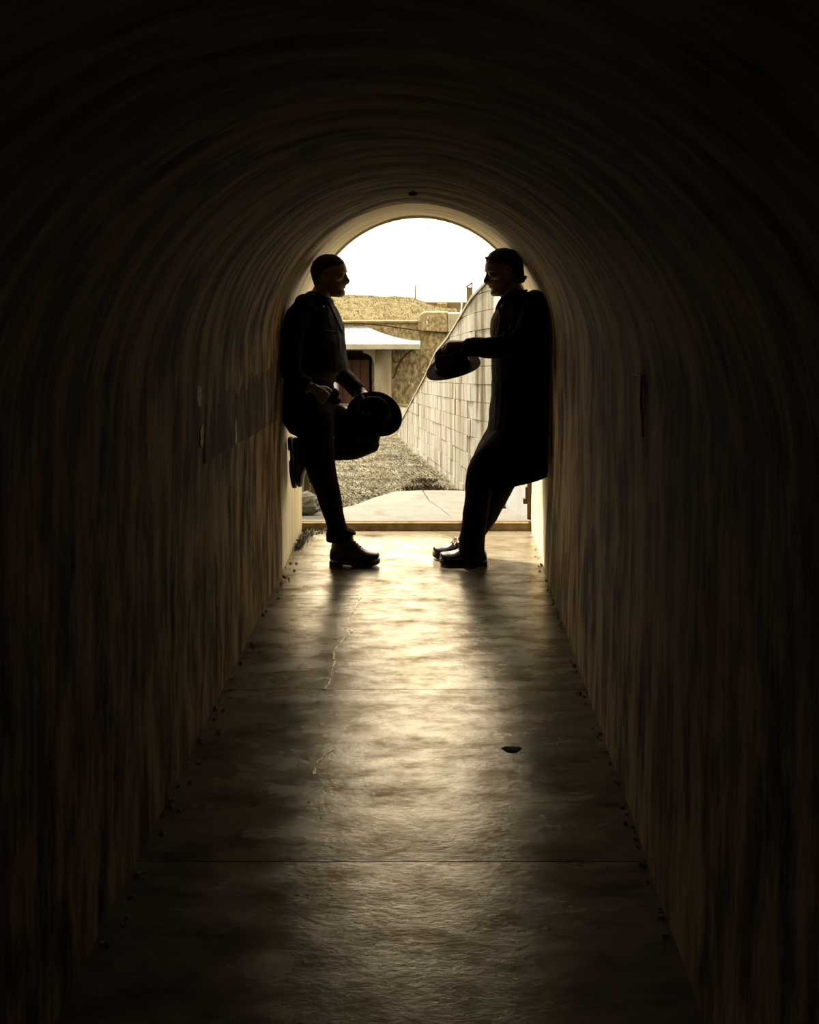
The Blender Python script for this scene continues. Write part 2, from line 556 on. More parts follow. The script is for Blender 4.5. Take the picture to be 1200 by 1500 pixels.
crack([fpt(*p) for p in ((530, 868), (524, 886), (514, 900), (505, 920), (516, 925), (503, 938), (489, 954), (491, 968), (486, 982), (484, 996), (476, 1009))], 0.006)
crack([fpt(*p) for p in ((486, 1098), (475, 1108), (464, 1118), (461, 1134))], 0.006)
# chipped hollow that holds dark dirt
mb = MB()
cx_, cy_ = fpt(750, 1098)
mb.rings([[(cx_ + r * 0.036 * (1 + .25 * math.sin(3 * a)) * math.cos(a), cy_ + r * 0.03 * (1 + .2 * math.cos(2 * a)) * math.sin(a), z) for a in [2 * PI * i / 18 for i in range(18)]]
          for r, z in ((1.0, -0.002), (0.8, 0.0035), (0.3, 0.0045))], 18)
mb.obj('dirt_patch', M['dirt'], floor, smooth=True)

# crumbs of plaster along the foot of both walls
mb = MB()
for side in (0, 1):
    for k in range(70):
        y = random.uniform(2.6, 6.6)
        if side == 0:
            x = XL + abs(random.gauss(0, 0.03)) + 0.006
            sc = random.uniform(0.003, 0.010)
        else:
            x = XR - abs(random.gauss(0, 0.014)) - 0.004
            sc = random.uniform(0.003, 0.009)
        n = 5
        r0 = [(x + sc * 1.3 * math.cos(2 * PI * i / n + k) * random.uniform(.7, 1.2), y + sc * 1.6 * math.sin(2 * PI * i / n + k) * random.uniform(.7, 1.2), -0.001) for i in range(n)]
        r1 = [(x + (p[0] - x) * .5, y + (p[1] - y) * .5, sc * random.uniform(.5, .9)) for p in r0]
        mb.rings([r0, r1], n)
tag(mb.obj('plaster_crumbs', M['rock'], kind='stuff'), 'crumbled plaster lying along the foot of the tunnel walls', 'rubble')

# darker rectangular patch of old plaster on the left wall, slightly proud, with flaking pale edges
mb = MB()
ya, yb = 3.85, 5.62
ny = 18
va = []
for j in range(ny + 1):
    y = ya + (yb - ya) * j / ny
    zt = 1.285 - 0.03 * (y - ya) + random.uniform(-.006, .006)
    zb = 0.985 - 0.055 * (y - ya) + random.uniform(-.004, .004)
    xs = XL - 0.012 + 0.016 if True else 0
    ring = [(XL - 0.05, y, zb)]
    for k in range(7):
        z = zb + (zt - zb) * k / 6
        x = XL - 0.004
        ring.append((x - bumpy(x, y, z) + 0.0045, y, z))
    ring.append((XL - 0.05, y, zt))
    va.append(ring)
mb.rings(va, 9)
wl = bpy.data.objects['wall_left']
mb.obj('plaster_patch', M['tunnel_dark'], wl)['label'] = 'darker rectangular patch of old sooty plaster'
mb = MB()
for (px, py0, py1, wd) in ((293, 563, 596, 5), (296, 622, 655, 4), (347, 612, 650, 3)):
    Y = 0.87 * 1500 / (640 - px)
    s = Y / 1500
    n = 9
    rs = []
    for k in range(n + 1):
        z = EYE - (py0 + (py1 - py0) * k / n - 390) * s
        ww = 0.014 * wd / 4 * random.uniform(.5, 1.3) * (0.4 if k in (0, n) else 1) * 2.2
        rs.append([(XL - 0.03, Y - ww, z), (XL - 0.004 - bumpy(XL - 0.004, Y, z) + 0.006, Y - ww * .8, z), (XL - 0.004 - bumpy(XL - 0.004, Y, z) + 0.006, Y + ww * .8, z), (XL - 0.03, Y + ww, z)])
    mb.rings(rs, 4)
mb.obj('pale_flake', M['lining'], wl)
# a bent hook-shaped run of pale lime on the right wall and a dark ball standing in for the shaded hole in the crown
wr = bpy.data.objects['wall_right']
mb = MB()
def rw(px, py):
    Y = 0.628 * 1500 / (px - 640)
    return Vector((XR + 0.018, Y, EYE - (py - 390) * Y / 1500))
mb.tube([rw(928, 549), rw(934, 547), rw(940, 550), rw(939, 570), rw(938, 590), rw(940, 612), rw(941, 640)], 0.004, 6)
mb.obj('lime_run', M['lining'], wr)
mb = MB()
hp = Vector((-0.113, 4.85, SPR + RAD - 0.012))
mb.ball(hp, 0.022, 0.02, 0.012, 10, 6)
mb.obj('hole_spot', M['iron'], bpy.data.objects['ceiling'], smooth=True)

# ================================================================== outside: front of the tunnel and earth above it (seen only from beyond)
mb = MB()
prof = [(XL - 0.1, -0.5)] + [(CX - (RAD + 0.10) * math.cos(PI * i / 24), SPR + (RAD + 0.10) * math.sin(PI * i / 24)) for i in range(25)] + [(XR + 0.1, -0.5)]
prof[1] = (prof[1][0], prof[1][1])
outer = []
n = len(prof)
for i, (x, z) in enumerate(prof):
    a = i / (n - 1)
    if a < 0.25:
        outer.append((-5.0, -0.5 + (4.1) * a / 0.25))
    elif a <= 0.75:
        outer.append((-5.0 + 10.0 * (a - 0.25) / 0.5, 3.6))
    else:
        outer.append((5.0, 3.6 - 4.1 * (a - 0.75) / 0.25))
prof[0] = (XL - 0.2, -0.5)
prof[-1] = (XR + 0.2, -0.5)
rs = []
for y, p in ((YE + 0.002, prof), (YE + 0.002, outer), (YE + 0.025, outer), (YE + 0.025, prof)):
    rs.append([(x, y, z) for x, z in p])
vs_ = [q for r in rs for q in r]
fs_ = []
for k in range(4):
    k2 = (k + 1) % 4
    fs_ += [(k * n + i, k * n + i + 1, k2 * n + i + 1, k2 * n + i) for i in range(n - 1)]
fs_ += [(0, n, 2 * n, 3 * n), (n - 1, 4 * n - 1, 3 * n - 1, 2 * n - 1)]
mb.add(vs_, fs_)
mb.obj('wall_front', M['bunker_pale'], kind='structure')

# ------------------------------------------------------------------ ground, pavement, kerb
mb = MB()
xs = [-16 + 0.5 * i for i in range(20)] + [-6 + 0.16 * i for i in range(44)] + [1.04 + 0.6 * i for i in range(18)]
ys = [YE + 0.02 + 0.14 * i for i in range(70)] + [16.6 + 0.5 * i for i in range(40)] + [37 + 4 * i for i in range(12)]


def gz(x, y):
    base = slope(y) if y < 36 else slope(36)
    bumpy = 0.05 * noise.fractal(Vector((x * 0.9, y * 0.9, 0)), 1.0, 2.0, 4) * min(1, max(0, (y - 8.2) / 2))
    left = 0.06 * max(0, min(1, (-0.6 - x) / 0.6)) * (1 if y > 7.1 else 0)
    return base - 0.05 + bumpy + left


W = len(xs)
mb.add([(x, y, gz(x, y)) for y in ys for x in xs], [(j * W + i, j * W + i + 1, (j + 1) * W + i + 1, (j + 1) * W + i) for j in range(len(ys) - 1) for i in range(W - 1)])
mb.obj('ground', M['grass'], smooth=True, kind='structure')

pav = MB()
pav.prism([(XL - 0.3, 6.86), (0.78, 6.86), (0.40, 7.9), (0.22, 8.5), (-0.3, 8.5), (-0.95, 7.2)], lambda x, y: slope(y) - 0.3, lambda x, y: slope(y) - 0.03)
pave = pav.obj('pavement', M['joint'], kind='structure')
# two big slabs divided by the slanting crack, and a thin edge course behind the kerb
for poly in ([(XL - 0.05, 6.935), (0.105, 6.935), (0.03, 7.42), (-0.06, 7.9), (-0.12, 8.62), (-0.34, 8.55), (-0.50, 8.1), (-0.62, 7.62), (-0.80, 7.28), (-0.92, 7.2)],
             [(0.111, 6.935), (0.75, 6.935), (0.56, 7.45), (0.50, 7.55), (0.40, 7.9), (0.30, 8.36), (0.22, 8.60), (-0.114, 8.62), (-0.054, 7.9), (0.036, 7.42)],
             [(XL - 0.05, 6.865), (0.75, 6.865), (0.75, 6.925), (XL - 0.05, 6.925)]):
    mb = MB()
    mb.prism(poly, lambda x, y: slope(y) - 0.06, lambda x, y: slope(y) + 0.0)
    mb.obj('slab', M['apron'], pave, bevel=0.006)
mb = MB()
ring = []
for i in range(41):
    x = XL - 0.1 + (XR + 0.2 - XL) * i / 40
    f = noise.noise(Vector((x * 6, 1, 2))) * 0.006
    ring.append([(x, 6.712 + f, -0.2), (x, 6.706 + f, 0.002), (x, 6.712 + f * .5, 0.046), (x, 6.722, 0.053), (x, 6.86, 0.050), (x, 6.86, -0.2)])
mb.rings(ring, 6)
kerb = mb.obj('kerb', M['kerb'], kind='structure')
mb = MB()
mb.prism([(XL - 0.1, 6.728), (XR + 0.1, 6.728), (XR + 0.1, 6.862), (XL - 0.1, 6.862)], 0.045, 0.057)
mb.obj('kerb_cap', M['apron'], kerb, bevel=0.003)

# ------------------------------------------------------------------ blades of dry grass
def blades(name, spots, m, hmin, hmax, lean=0.7, wd=0.006, kind='stuff', parent=None, thick=True):
    mb = MB()
    for (x, y, z) in spots:
        h = random.uniform(hmin, hmax)
        a = random.uniform(0, 2 * PI)
        l = random.uniform(0.1, lean) * h
        dx, dy = math.cos(a) * l, math.sin(a) * l
        b = a + PI / 2 + random.uniform(-.6, .6)
        sx, sy = math.cos(b) * wd * random.uniform(.6, 1.4), math.sin(b) * wd
        n = len(mb.v)
        mb.v += [(x - sx, y - sy, z), (x + sx, y + sy, z), (x + dx * .55 + sx * .5, y + dy * .55 + sy * .5, z + h * .65), (x + dx * 1.3, y + dy * 1.3, z + h)]
        mb.f += [(n, n + 1, n + 2), (n, n + 2, n + 3)]
    o = mb.obj(name, m, parent, kind=kind, fixn=False)
    return o


# retaining wall line, used for scattering too
WL = [(0.62, 6.84), (0.447, 7.74), (0.285, 8.42), (-0.32, 13.8), (-0.54, 16.2), (-0.78, 18.6)]


def wall_x(y):
    for (xa, a), (xb, b) in zip(WL[:-1], WL[1:]):
        if a <= y <= b:
            return xa + (xb - xa) * (y - a) / (b - a)
    return WL[0][0] if y < WL[0][1] else WL[-1][0]


PAVE = [(XL, 6.7), (0.75, 6.7), (0.56, 7.45), (0.30, 8.36), (0.22, 8.62), (-0.34, 8.6), (-0.50, 8.1), (-0.62, 7.62), (-0.82, 7.28)]


def inside(x, y, poly):
    c = False
    for (xa, ya_), (xb, yb_) in zip(poly, poly[1:] + poly[:1]):
        if (ya_ > y) != (yb_ > y) and x < (xb - xa) * (y - ya_) / (yb_ - ya_) + xa:
            c = not c
    return c


spots, long_ = [], []
for k in range(60000):
    y = 7.0 + 16 * random.random() ** 1.7
    x = random.uniform(-2.6 - 0.12 * (y - 7), wall_x(y) - 0.02)
    if inside(x + 0.10 * noise.noise(Vector((x * 5, y * 5, 9))) + 0.03, y + 0.16 * noise.noise(Vector((x * 4, y * 4, 3))) + 0.02, PAVE) or (x < -0.86 and y < 7.85):
        continue
    spots.append((x, y, gz(x, y) - 0.004))
tag(blades('dry_grass', spots, M['straw'], 0.008, 0.035, 2.0, 0.0035), 'short dry straw coloured grass covering the courtyard beyond the tunnel', 'grass')
# darker ragged tufts at the end of the pavement and by the wall
tufts = [(-0.10, 8.88, 0.13, 0.075, 700, 'big dark weed tuft growing at the end of the pavement'), (0.13, 8.80, 0.09, 0.04, 400, 'low ragged weed between the big tuft and the sloping wall'),
         (-0.50, 8.42, 0.12, 0.03, 300, 'flattened ragged weed along the slanting edge of the pavement'), (-0.12, 9.7, 0.10, 0.06, 260, 'small dark weed behind the big tuft')]
for (x, y, r, h, n, lab) in tufts:
    sp_ = []
    for k in range(n):
        a, q = random.uniform(0, 2 * PI), r * math.sqrt(random.random())
        sp_.append((x + q * math.cos(a) * 1.3, y + q * math.sin(a), gz(x, y) - 0.005))
    tag(blades('weed_tuft', sp_, M['weed'], h * .3, h, 0.8, 0.0028, kind='thing'), lab, 'weed')
# weeds at the foot of the sloping wall and at the left end of the kerb
sp_ = []
for k in range(120):
    a, q = random.uniform(0, 2 * PI), 0.05 * math.sqrt(random.random())
    sp_.append((0.455 + q * math.cos(a), 7.50 + q * math.sin(a) * 2.2, slope(7.5) + 0.0))
tag(blades('wall_weed', sp_, M['weed'], 0.015, 0.05, 0.9, 0.006, kind='thing'), 'little weed in the crack at the foot of the blockwork wall', 'weed')
sp_ = []
for k in range(420):
    y = random.uniform(6.25, 6.69)
    x = XL + abs(random.gauss(0, 0.018)) + 0.01 + max(0, (y - 6.55)) * random.uniform(0, 1.3)
    sp_.append((x, y, -0.001))
tag(blades('corner_weed', sp_, M['straw'], 0.006, 0.03, 1.4, 0.004, kind='stuff'), 'withered weeds in the left corner where the kerb meets the tunnel wall', 'weed')

# ------------------------------------------------------------------ pale rock left of the pavement
mb = MB()
rs = []
for k in range(1, 12):
    th = PI * k / 12
    ring = []
    for i in range(18):
        ph = 2 * PI * i / 18
        d = Vector((math.sin(th) * math.cos(ph), math.sin(th) * math.sin(ph), -math.cos(th)))
        rr = 1 + 0.28 * noise.fractal(d * 1.9 + Vector((3, 1, 7)), 1.0, 2.0, 3)
        ring.append(Vector((-0.93, 7.08, 0.085)) + Vector((d.x * 0.125, d.y * 0.10, d.z * 0.085)) * rr)
    rs.append(ring)
mb.rings(rs, 18)
tag(mb.obj('rock', M['rock']), 'pale rough rock on the pavement end beside the left tunnel wall', 'rock')

# ------------------------------------------------------------------ left wing wall: limewashed pier and upright boards
mb = MB()
mb.box((-1.45, 7.28, -0.3), (-0.985, 7.62, 1.25))
pier = mb.obj('pier', M['bunker_pale'], bevel=0.01)
tag(pier, 'pale concrete pier outside the mouth behind the man on the left', 'pier')
fence = empty('board_fence', (-0.93, 7.7, -0.05))
tag(fence, 'weathered upright timber boards beyond the left wall, seen between wall and trouser leg', 'fence')
for k in range(8):
    mb = MB()
    x = -1.06 + 0.055 * k if k < 3 else -1.06 - 0.055 * (k - 2)
    mb.box((x + 0.003, 7.66 + 0.004 * (k % 2), -0.25), (x + 0.052, 7.685 + 0.004 * (k % 2), 0.62 - 0.01 * (k % 3)))
    keep(mb.obj('board', M['timber'], bevel=0.002), fence)
mb = MB()
mb.box((-1.4, 7.69, 0.1), (-0.90, 7.72, 0.18))
keep(mb.obj('rail', M['timber']), fence)

# ------------------------------------------------------------------ right side: sloping blockwork retaining wall
def top_z(y):
    pts = [(6.84, 1.85), (7.54, 1.83), (7.8, 1.69), (8.0, 1.59), (8.42, 1.455), (9.37, 1.19), (10.0, 1.02), (11.0, 0.80), (12.2, 0.40), (13.8, -0.07), (16.2, -0.69), (17.3, -1.03), (18.6, -1.2)]
    for (a, za), (b, zb) in zip(pts[:-1], pts[1:]):
        if a <= y <= b:
            return za + (zb - za) * (y - a) / (b - a)
    return pts[-1][1]


ret = empty('retaining_wall', (WL[2][0], WL[2][1], slope(WL[2][1])))
tag(ret, 'sloping retaining wall of streaked pale concrete blocks along the right of the courtyard', 'wall')
seg = []
acc = 0.0
for (xa, a), (xb, b) in zip(WL[1:-1], WL[2:]):
    L = math.hypot(xb - xa, b - a)
    seg.append((acc, acc + L, xa, a, xb, b))
    acc += L


def at_s(s):
    for s0, s1, xa, a, xb, b in seg:
        if s <= s1 + 1e-6:
            t = (s - s0) / (s1 - s0)
            d = Vector((xb - xa, b - a, 0)).normalized()
            return Vector((xa + (xb - xa) * t, a + (b - a) * t, 0)), Vector((d.y, -d.x, 0))
    s0, s1, xa, a, xb, b = seg[-1]
    d = Vector((xb - xa, b - a, 0)).normalized()
    return Vector((xb, b, 0)), Vector((d.y, -d.x, 0))


CH, BL, JT = 0.145, 0.38, 0.004
bl_mb = MB()
# mortar core set back from the block faces
core = []
for k in range(61):
    s = acc * k / 60
    p, nrm = at_s(s)
    zt = max(top_z(p.y) - 0.012, slope(p.y) - 0.1)
    q0, q1 = p + nrm * 0.022, p + nrm * 0.34
    core.append([(q0.x, q0.y, slope(p.y) - 0.4), (q0.x, q0.y, zt), (q1.x, q1.y, zt), (q1.x, q1.y, slope(p.y) - 0.4)])
bl_mb.rings(core, 4)
keep(bl_mb.obj('mortar_core', M['mortar']), ret)
row = 0
zc = -0.12
nb = 0
while zc < 1.9:
    s = -(row % 2) * BL * 0.5
    while s < acc:
        a, b = max(0, s + JT * .5), min(acc, s + BL - JT * .5)
        s += BL
        if b - a < 0.05:
            continue
        pa, na = at_s(a)
        pb, nb_ = at_s(b)
        lo_a, lo_b = slope(pa.y) + zc + JT * .5, slope(pb.y) + zc + JT * .5
        hi_a = min(slope(pa.y) + zc + CH - JT * .5, top_z(pa.y))
        hi_b = min(slope(pb.y) + zc + CH - JT * .5, top_z(pb.y))
        if hi_a - lo_a < 0.012 and hi_b - lo_b < 0.012:
            continue
        hi_a, hi_b = max(hi_a, lo_a + 0.004), max(hi_b, lo_b + 0.004)
        pr = random.uniform(-0.003, 0.004)
        mb = MB()
        fa, fb, ba, bb = pa - na * pr, pb - nb_ * pr, pa + na * 0.10, pb + nb_ * 0.10
        # face with a small chamfer towards the joints
        c = 0.004
        va = [(fa.x, fa.y, lo_a), (fb.x, fb.y, lo_b), (fb.x, fb.y, hi_b), (fa.x, fa.y, hi_a),
              (ba.x, ba.y, lo_a), (bb.x, bb.y, lo_b), (bb.x, bb.y, hi_b), (ba.x, ba.y, hi_a)]
        mb.add(va, [(0, 1, 2, 3), (7, 6, 5, 4), (0, 4, 5, 1), (1, 5, 6, 2), (2, 6, 7, 3), (3, 7, 4, 0)])
        keep(mb.obj('block', M['block']), ret)
        nb += 1
    zc += CH
    row += 1
cop = MB()
cr = []
for k in range(81):
    s = acc * k / 80
    p, nrm = at_s(s)
    zt = top_z(p.y)
    q0, q1 = p - nrm * 0.012, p + nrm * 0.30
    cr.append([(q0.x, q0.y, zt - 0.002), (q0.x, q0.y, zt + 0.022), (q1.x, q1.y, zt + 0.022), (q1.x, q1.y, zt - 0.002)])
cop.rings(cr, 4)
keep(cop.obj('coping', M['coping']), ret)

# limewashed return by the mouth
mb = MB()
mb.prism([(0.65, 6.80), (0.98, 6.80), (0.98, 7.71), (0.425, 7.71), (0.49, 7.50)], lambda x, y: slope(y) - 0.4, lambda x, y: 1.50)
tag(mb.obj('limewashed_pier', M['white'], bevel=0.008), 'limewashed white pier just outside the mouth behind the man in the long coat', 'pier')
# timber stop and iron pintle on it
mb = MB()
mb.box((0.598, 6.775, 0.05), (0.645, 6.795, 1.35))
tag(mb.obj('timber_post', M['timber'], bevel=0.003), 'thin timber post at the right edge of the tunnel mouth', 'post')
pin = empty('iron_hinge', (0.588, 6.77, 0.2))
tag(pin, 'dark iron hinge bracket fixed low on the timber post by the right wall', 'hinge')
mb = MB()
mb.box((0.585, 6.745, 0.20), (0.5975, 6.775, 0.275))
keep(mb.obj('hinge_plate', M['iron'], bevel=0.002), pin)
mb = MB()
mb.box((0.570, 6.74, 0.165), (0.5975, 6.78, 0.20))
keep(mb.obj('hinge_pin', M['iron'], bevel=0.003), pin)

# earth bank behind the retaining wall
mb = MB()
bx = []
for k in range(41):
    s = acc * k / 40
    p, nrm = at_s(s)
    zt = top_z(p.y) - 0.05
    bx.append([(p.x + 0.28, p.y, slope(p.y) - 0.5), (p.x + 0.28, p.y, zt), (p.x + 3.5, p.y, zt), (14, p.y, zt - 0.2), (14, p.y, slope(p.y) - 0.5)])
mb.rings(bx, 5)
mb.obj('ground_bank', M['grass'], kind='structure')

# vent stack with tilted cap, and its pale stay wire
vy = 13.0
vb = P(688, 447, vy)
stack = empty('vent_stack', (vb.x, vy, slope(vy)))
tag(stack, 'brown square vent stack with a tilted cap rising behind the sloping wall', 'chimney')
s = vy / 1500
mb = MB()
zt = P(0, 421, vy).z
mb.box((vb.x - 4.3 * s, vy - 0.04, slope(vy) - 0.3), (vb.x + 4.3 * s, vy + 0.04, zt))
keep(mb.obj('shaft', M['pipe'], bevel=0.004), stack)
mb = MB()
a, b = P(683, 421.5, vy), P(693, 414.5, vy)
d = (b - a)
nrm = Vector((-d.z, 0, d.x)).normalized()
pts = [a, b, b + nrm * 0.016, a + nrm * 0.016]
mb.add([p + Vector((0, yo, 0)) for yo in (-0.06, 0.06) for p in pts], [(0, 1, 2, 3), (7, 6, 5, 4), (0, 4, 5, 1), (1, 5, 6, 2), (2, 6, 7, 3), (3, 7, 4, 0)])
keep(mb.obj('cap', M['iron']), stack)
mb = MB()
mb.tube([(vb.x - 3.6 * s, vy, zt - 0.02), (a.x * .8 + b.x * .2, vy, a.z * .8 + b.z * .2)], 0.008, 6)
keep(mb.obj('cap_strut', M['iron']), stack)
mb = MB()
mb.tube([(vb.x + 3.6 * s, vy, zt - 0.02), (a.x * .12 + b.x * .88, vy, a.z * .12 + b.z * .88)], 0.008, 6)
keep(mb.obj('cap_strut', M['iron']), stack)
p0 = P(666.5, 480, 9.55)
p0 = Vector((wall_x(9.5) + 0.05, 9.5, top_z(9.5)))
mb = MB()
p1 = P(676.5, 444, 11.0)
mb.tube([p0, p0.lerp(p1, .5) + Vector((0, 0, -0.004)), p1], 0.006, 6)
tag(mb.obj('stay_rod', M['wire_pale'], smooth=True), 'thin pale rod leaning up from the top of the sloping wall', 'rod')

# ================================================================== the bunker across the courtyard
BY = 34.0
bk = empty('bunker', (-2.0, BY, slope(BY)))
tag(bk, 'low stained concrete bunker with grassed roof facing the tunnel across the courtyard', 'building')


def wpart(mb, name, m, parent=bk, **kw):
    return keep(mb.obj(name, m, **kw), parent)


base_z = slope(BY) - 0.4
wt = P(0, 473, BY).z
dx0, dx1 = P(470, 0, BY).x, P(545, 0, BY).x        # doorway
dz1 = P(0, 514, BY).z
mb = MB()
xR = P(725, 0, BY).x
mb.box((dx1, BY, base_z), (xR, BY + 0.5, wt - 0.02))
mb.box((-9.0, BY, base_z), (dx0, BY + 0.5, wt))
mb.box((dx0, BY, dz1), (dx1, BY + 0.5, wt))
wpart(mb, 'wall', M['bunker'])
mb = MB()
mb.box((-9.0, BY - 0.07, wt - 0.02), (P(612, 0, BY).x, BY + 0.6, wt + 0.07))
wpart(mb, 'parapet', M['bunker_dark'], bevel=0.02)
mb = MB()
x0, x1 = P(613, 0, BY).x, P(656, 0, BY).x
zb, zt = P(0, 487, BY).z, P(0, 457, BY).z
prof = [(x0, zb)] + [(x0 + 0.26 - 0.26 * math.cos(a), zt - 0.34 + 0.34 * math.sin(a)) for a in [PI / 2 * i / 8 for i in range(9)]] + [(x1, zt), (x1, zb)]
vs_ = [(x, y, z) for y in (BY - 0.13, BY + 0.7) for x, z in prof]
n = len(prof)
mb.add(vs_, [tuple(range(n)), tuple(range(2 * n - 1, n - 1, -1))] + [(i, n + i, n + (i + 1) % n, (i + 1) % n) for i in range(n)])
wpart(mb, 'raised_parapet', M['bunker'], bevel=0.03)
mb = MB()
mb.box((x1 + 0.005, BY - 0.2, zb), (P(683, 0, BY).x, BY + 0.6, P(0, 458.5, BY).z))
wpart(mb, 'concrete_block', M['bunker_pale'], bevel=0.03)
# expansion joint: a shallow dark strip
mb = MB()
mb.box((P(615, 0, BY).x, BY - 0.012, P(0, 558, BY).z), (P(616.4, 0, BY).x, BY + 0.1, P(0, 509, BY).z))
wpart(mb, 'joint_strip', M['bunker_dark'])
# pale footing
mb = MB()
mb.box((-9, BY - 0.35, base_z), (xR, BY + 0.02, P(0, 593, BY - 0.35).z))
wpart(mb, 'footing', M['bunker_pale'], bevel=0.03)
# rear wall and back room
mb = MB()
mb.box((P(615, 0, 46).x, 46, base_z), (P(700, 0, 46).x + 1.0, 46.6, P(0, 442.5, 46).z))
wpart(mb, 'rear_wall', M['bunker_dark'], bevel=0.04)
mb = MB()
mb.box((P(640, 0, 45.9).x, 45.85, base_z), (P(655, 0, 45.9).x, 46.1, P(0, 444, 45.9).z))
wpart(mb, 'rear_pilaster', M['bunker'], bevel=0.03)
# doorway room
mb = MB()
mb.box((dx0 - 0.3, BY + 1.6, base_z), (dx1 + 0.3, BY + 1.7, dz1 + 0.1))
mb.box((dx0 - 0.3, BY + 0.5, base_z), (dx0 - 0.2, BY + 1.6, dz1 + 0.1))
mb.box((dx1 + 0.2, BY + 0.5, base_z), (dx1 + 0.3, BY + 1.6, dz1 + 0.1))
mb.box((dx0 - 0.3, BY + 0.5, dz1), (dx1 + 0.3, BY + 1.7, dz1 + 0.1))
wpart(mb, 'inner_room', M['room_dark'])
for k in range(5):
    mb = MB()
    wdt = (dx1 - dx0 - 0.2) / 5
    mb.box((dx0 + 0.1 + wdt * k + 0.008, BY + 0.28, base_z + 0.35), (dx0 + 0.1 + wdt * (k + 1) - 0.008, BY + 0.33, P(0, 527, BY + .3).z))
    if k == 0:
        door = wpart(mb, 'door', M['door_dark'], bevel=0.01)
    else:
        q = mb.obj('door_board', M['door_dark'], bevel=0.01)
        q.parent = door
# porch: pilaster, corbel, roof of tin sheets on a bell-cast curve
mb = MB()
mb.box((P(548, 0, BY - .5).x, BY - 0.55, base_z), (P(573, 0, BY - .5).x, BY + 0.05, P(0, 512, BY - .5).z))
wpart(mb, 'pilaster', M['bunker_pale'], bevel=0.05)
mb = MB()
mb.box((P(470, 0, BY - .5).x, BY - 0.55, base_z), (P(494, 0, BY - .5).x, BY + 0.05, P(0, 512, BY - .5).z))
wpart(mb, 'limewashed_pilaster', M['white'], bevel=0.05)
mb = MB()
x0 = P(545, 0, BY - .4).x
prof = []
for i in range(9):
    a = PI / 2 * i / 8
    prof.append((x0 - 0.26 + 0.34 * math.sin(a), P(0, 513, BY).z - 0.36 * (1 - math.cos(a)) - 0.03))
prof = [(x0 - 0.26, P(0, 511, BY).z + 0.1)] + prof + [(x0 + 0.12, prof[-1][1]), (x0 + 0.12, P(0, 511, BY).z + 0.1)]
n = len(prof)
mb.add([(x, y, z) for y in (BY - 0.75, BY - 0.35) for x, z in prof], [tuple(range(n)), tuple(range(2 * n - 1, n - 1, -1))] + [(i, n + i, n + (i + 1) % n, (i + 1) % n) for i in range(n)])
wpart(mb, 'corbel', M['bunker_pale'])

EY = 32.2                                    # eaves line
zT, zE = P(0, 478.5, BY).z, P(0, 505, EY).z
xT = P(537, 0, BY).x
xE = P(614, 0, EY).x
xL0 = -7.5


def roofpt(u, t):
    """u along the ridge (0 left .. 1 hip), t down the slope"""
    drop = zT - (zT - zE) * (1 - (1 - t) ** 1.75)
    return u, t, drop


NP = 14
xs_top = [xL0 + (xT - xL0) * k / NP for k in range(NP + 1)]
xs_eav = [xL0 + (xE - xL0) * k / NP for k in range(NP + 1)]
roof_parent = None
steps = 8
def sheet(fn0, fn1, name, parent):
    mb = MB()
    rs = []
    for i in range(steps + 1):
        t = i / steps
        a, b = fn0(t), fn1(t)
        e = (b - a) * 0.03
        up = Vector((0, 0, 0.02))
        rs.append([a + e, b - e, b - e + up, a + e + up])
    mb.rings(rs, 4)
    o = mb.obj(name, M['roof'])
    return o


def curve_pt(xa, xb, ya, yb, t):
    return Vector((xa + (xb - xa) * t, ya + (yb - ya) * t, zT - (zT - zE) * (1 - (1 - t) ** 1.75)))


mb = MB()                                     # boarding below the tin, and fascia
for (xa0, xa1, ya0, ya1, xb0, xb1, yb0, yb1) in ((xL0, xL0, BY, EY, xT, xE, BY, EY), (xT, xE, BY, EY, xT, xE, BY + .02, BY)):
    rs = []
    for i in range(steps + 1):
        t = i / steps
        a, b = curve_pt(xa0, xa1, ya0, ya1, t), curve_pt(xb0, xb1, yb0, yb1, t)
        dn = Vector((0, 0, -0.03))
        rs.append([a + dn, b + dn, b + dn * 0.2, a + dn * 0.2])
    mb.rings(rs, 4)
porch = wpart(mb, 'porch_roof', M['fascia'])
inv = Matrix.Identity(4)                      # the parts of the bunker stand in world coordinates
for k in range(NP):
    o = sheet(lambda t: curve_pt(xs_top[k], xs_eav[k], BY, EY, t), lambda t: curve_pt(xs_top[k + 1], xs_eav[k + 1], BY, EY, t), 'roof_sheet', porch)
    o.parent = porch
    o.matrix_parent_inverse = inv
NH = 4
for k in range(NH):
    ya, yb = EY + (BY - EY) * k / NH, EY + (BY - EY) * (k + 1) / NH
    o = sheet(lambda t: curve_pt(xT, xE, BY, ya, t), lambda t: curve_pt(xT, xE, BY + .001, yb, t), 'roof_sheet', porch)
    o.parent = porch
    o.matrix_parent_inverse = inv
mb = MB()
fh = 6.5 * EY / 1500
mb.box((xL0, EY - 0.03, zE - fh), (xE + 0.02, EY + 0.0, zE + 0.005))
mb.box((xE - 0.01, EY, zE - fh), (xE + 0.02, BY, zE + 0.005))
o = mb.obj('fascia', M['fascia'])
o.parent = porch
o.matrix_parent_inverse = inv
mb = MB()
mb.box((xL0, EY, zE - fh + 0.03), (xE - 0.01, BY, zE - fh + 0.05))
o = mb.obj('soffit', M['pipe'])
o.parent = porch
o.matrix_parent_inverse = inv

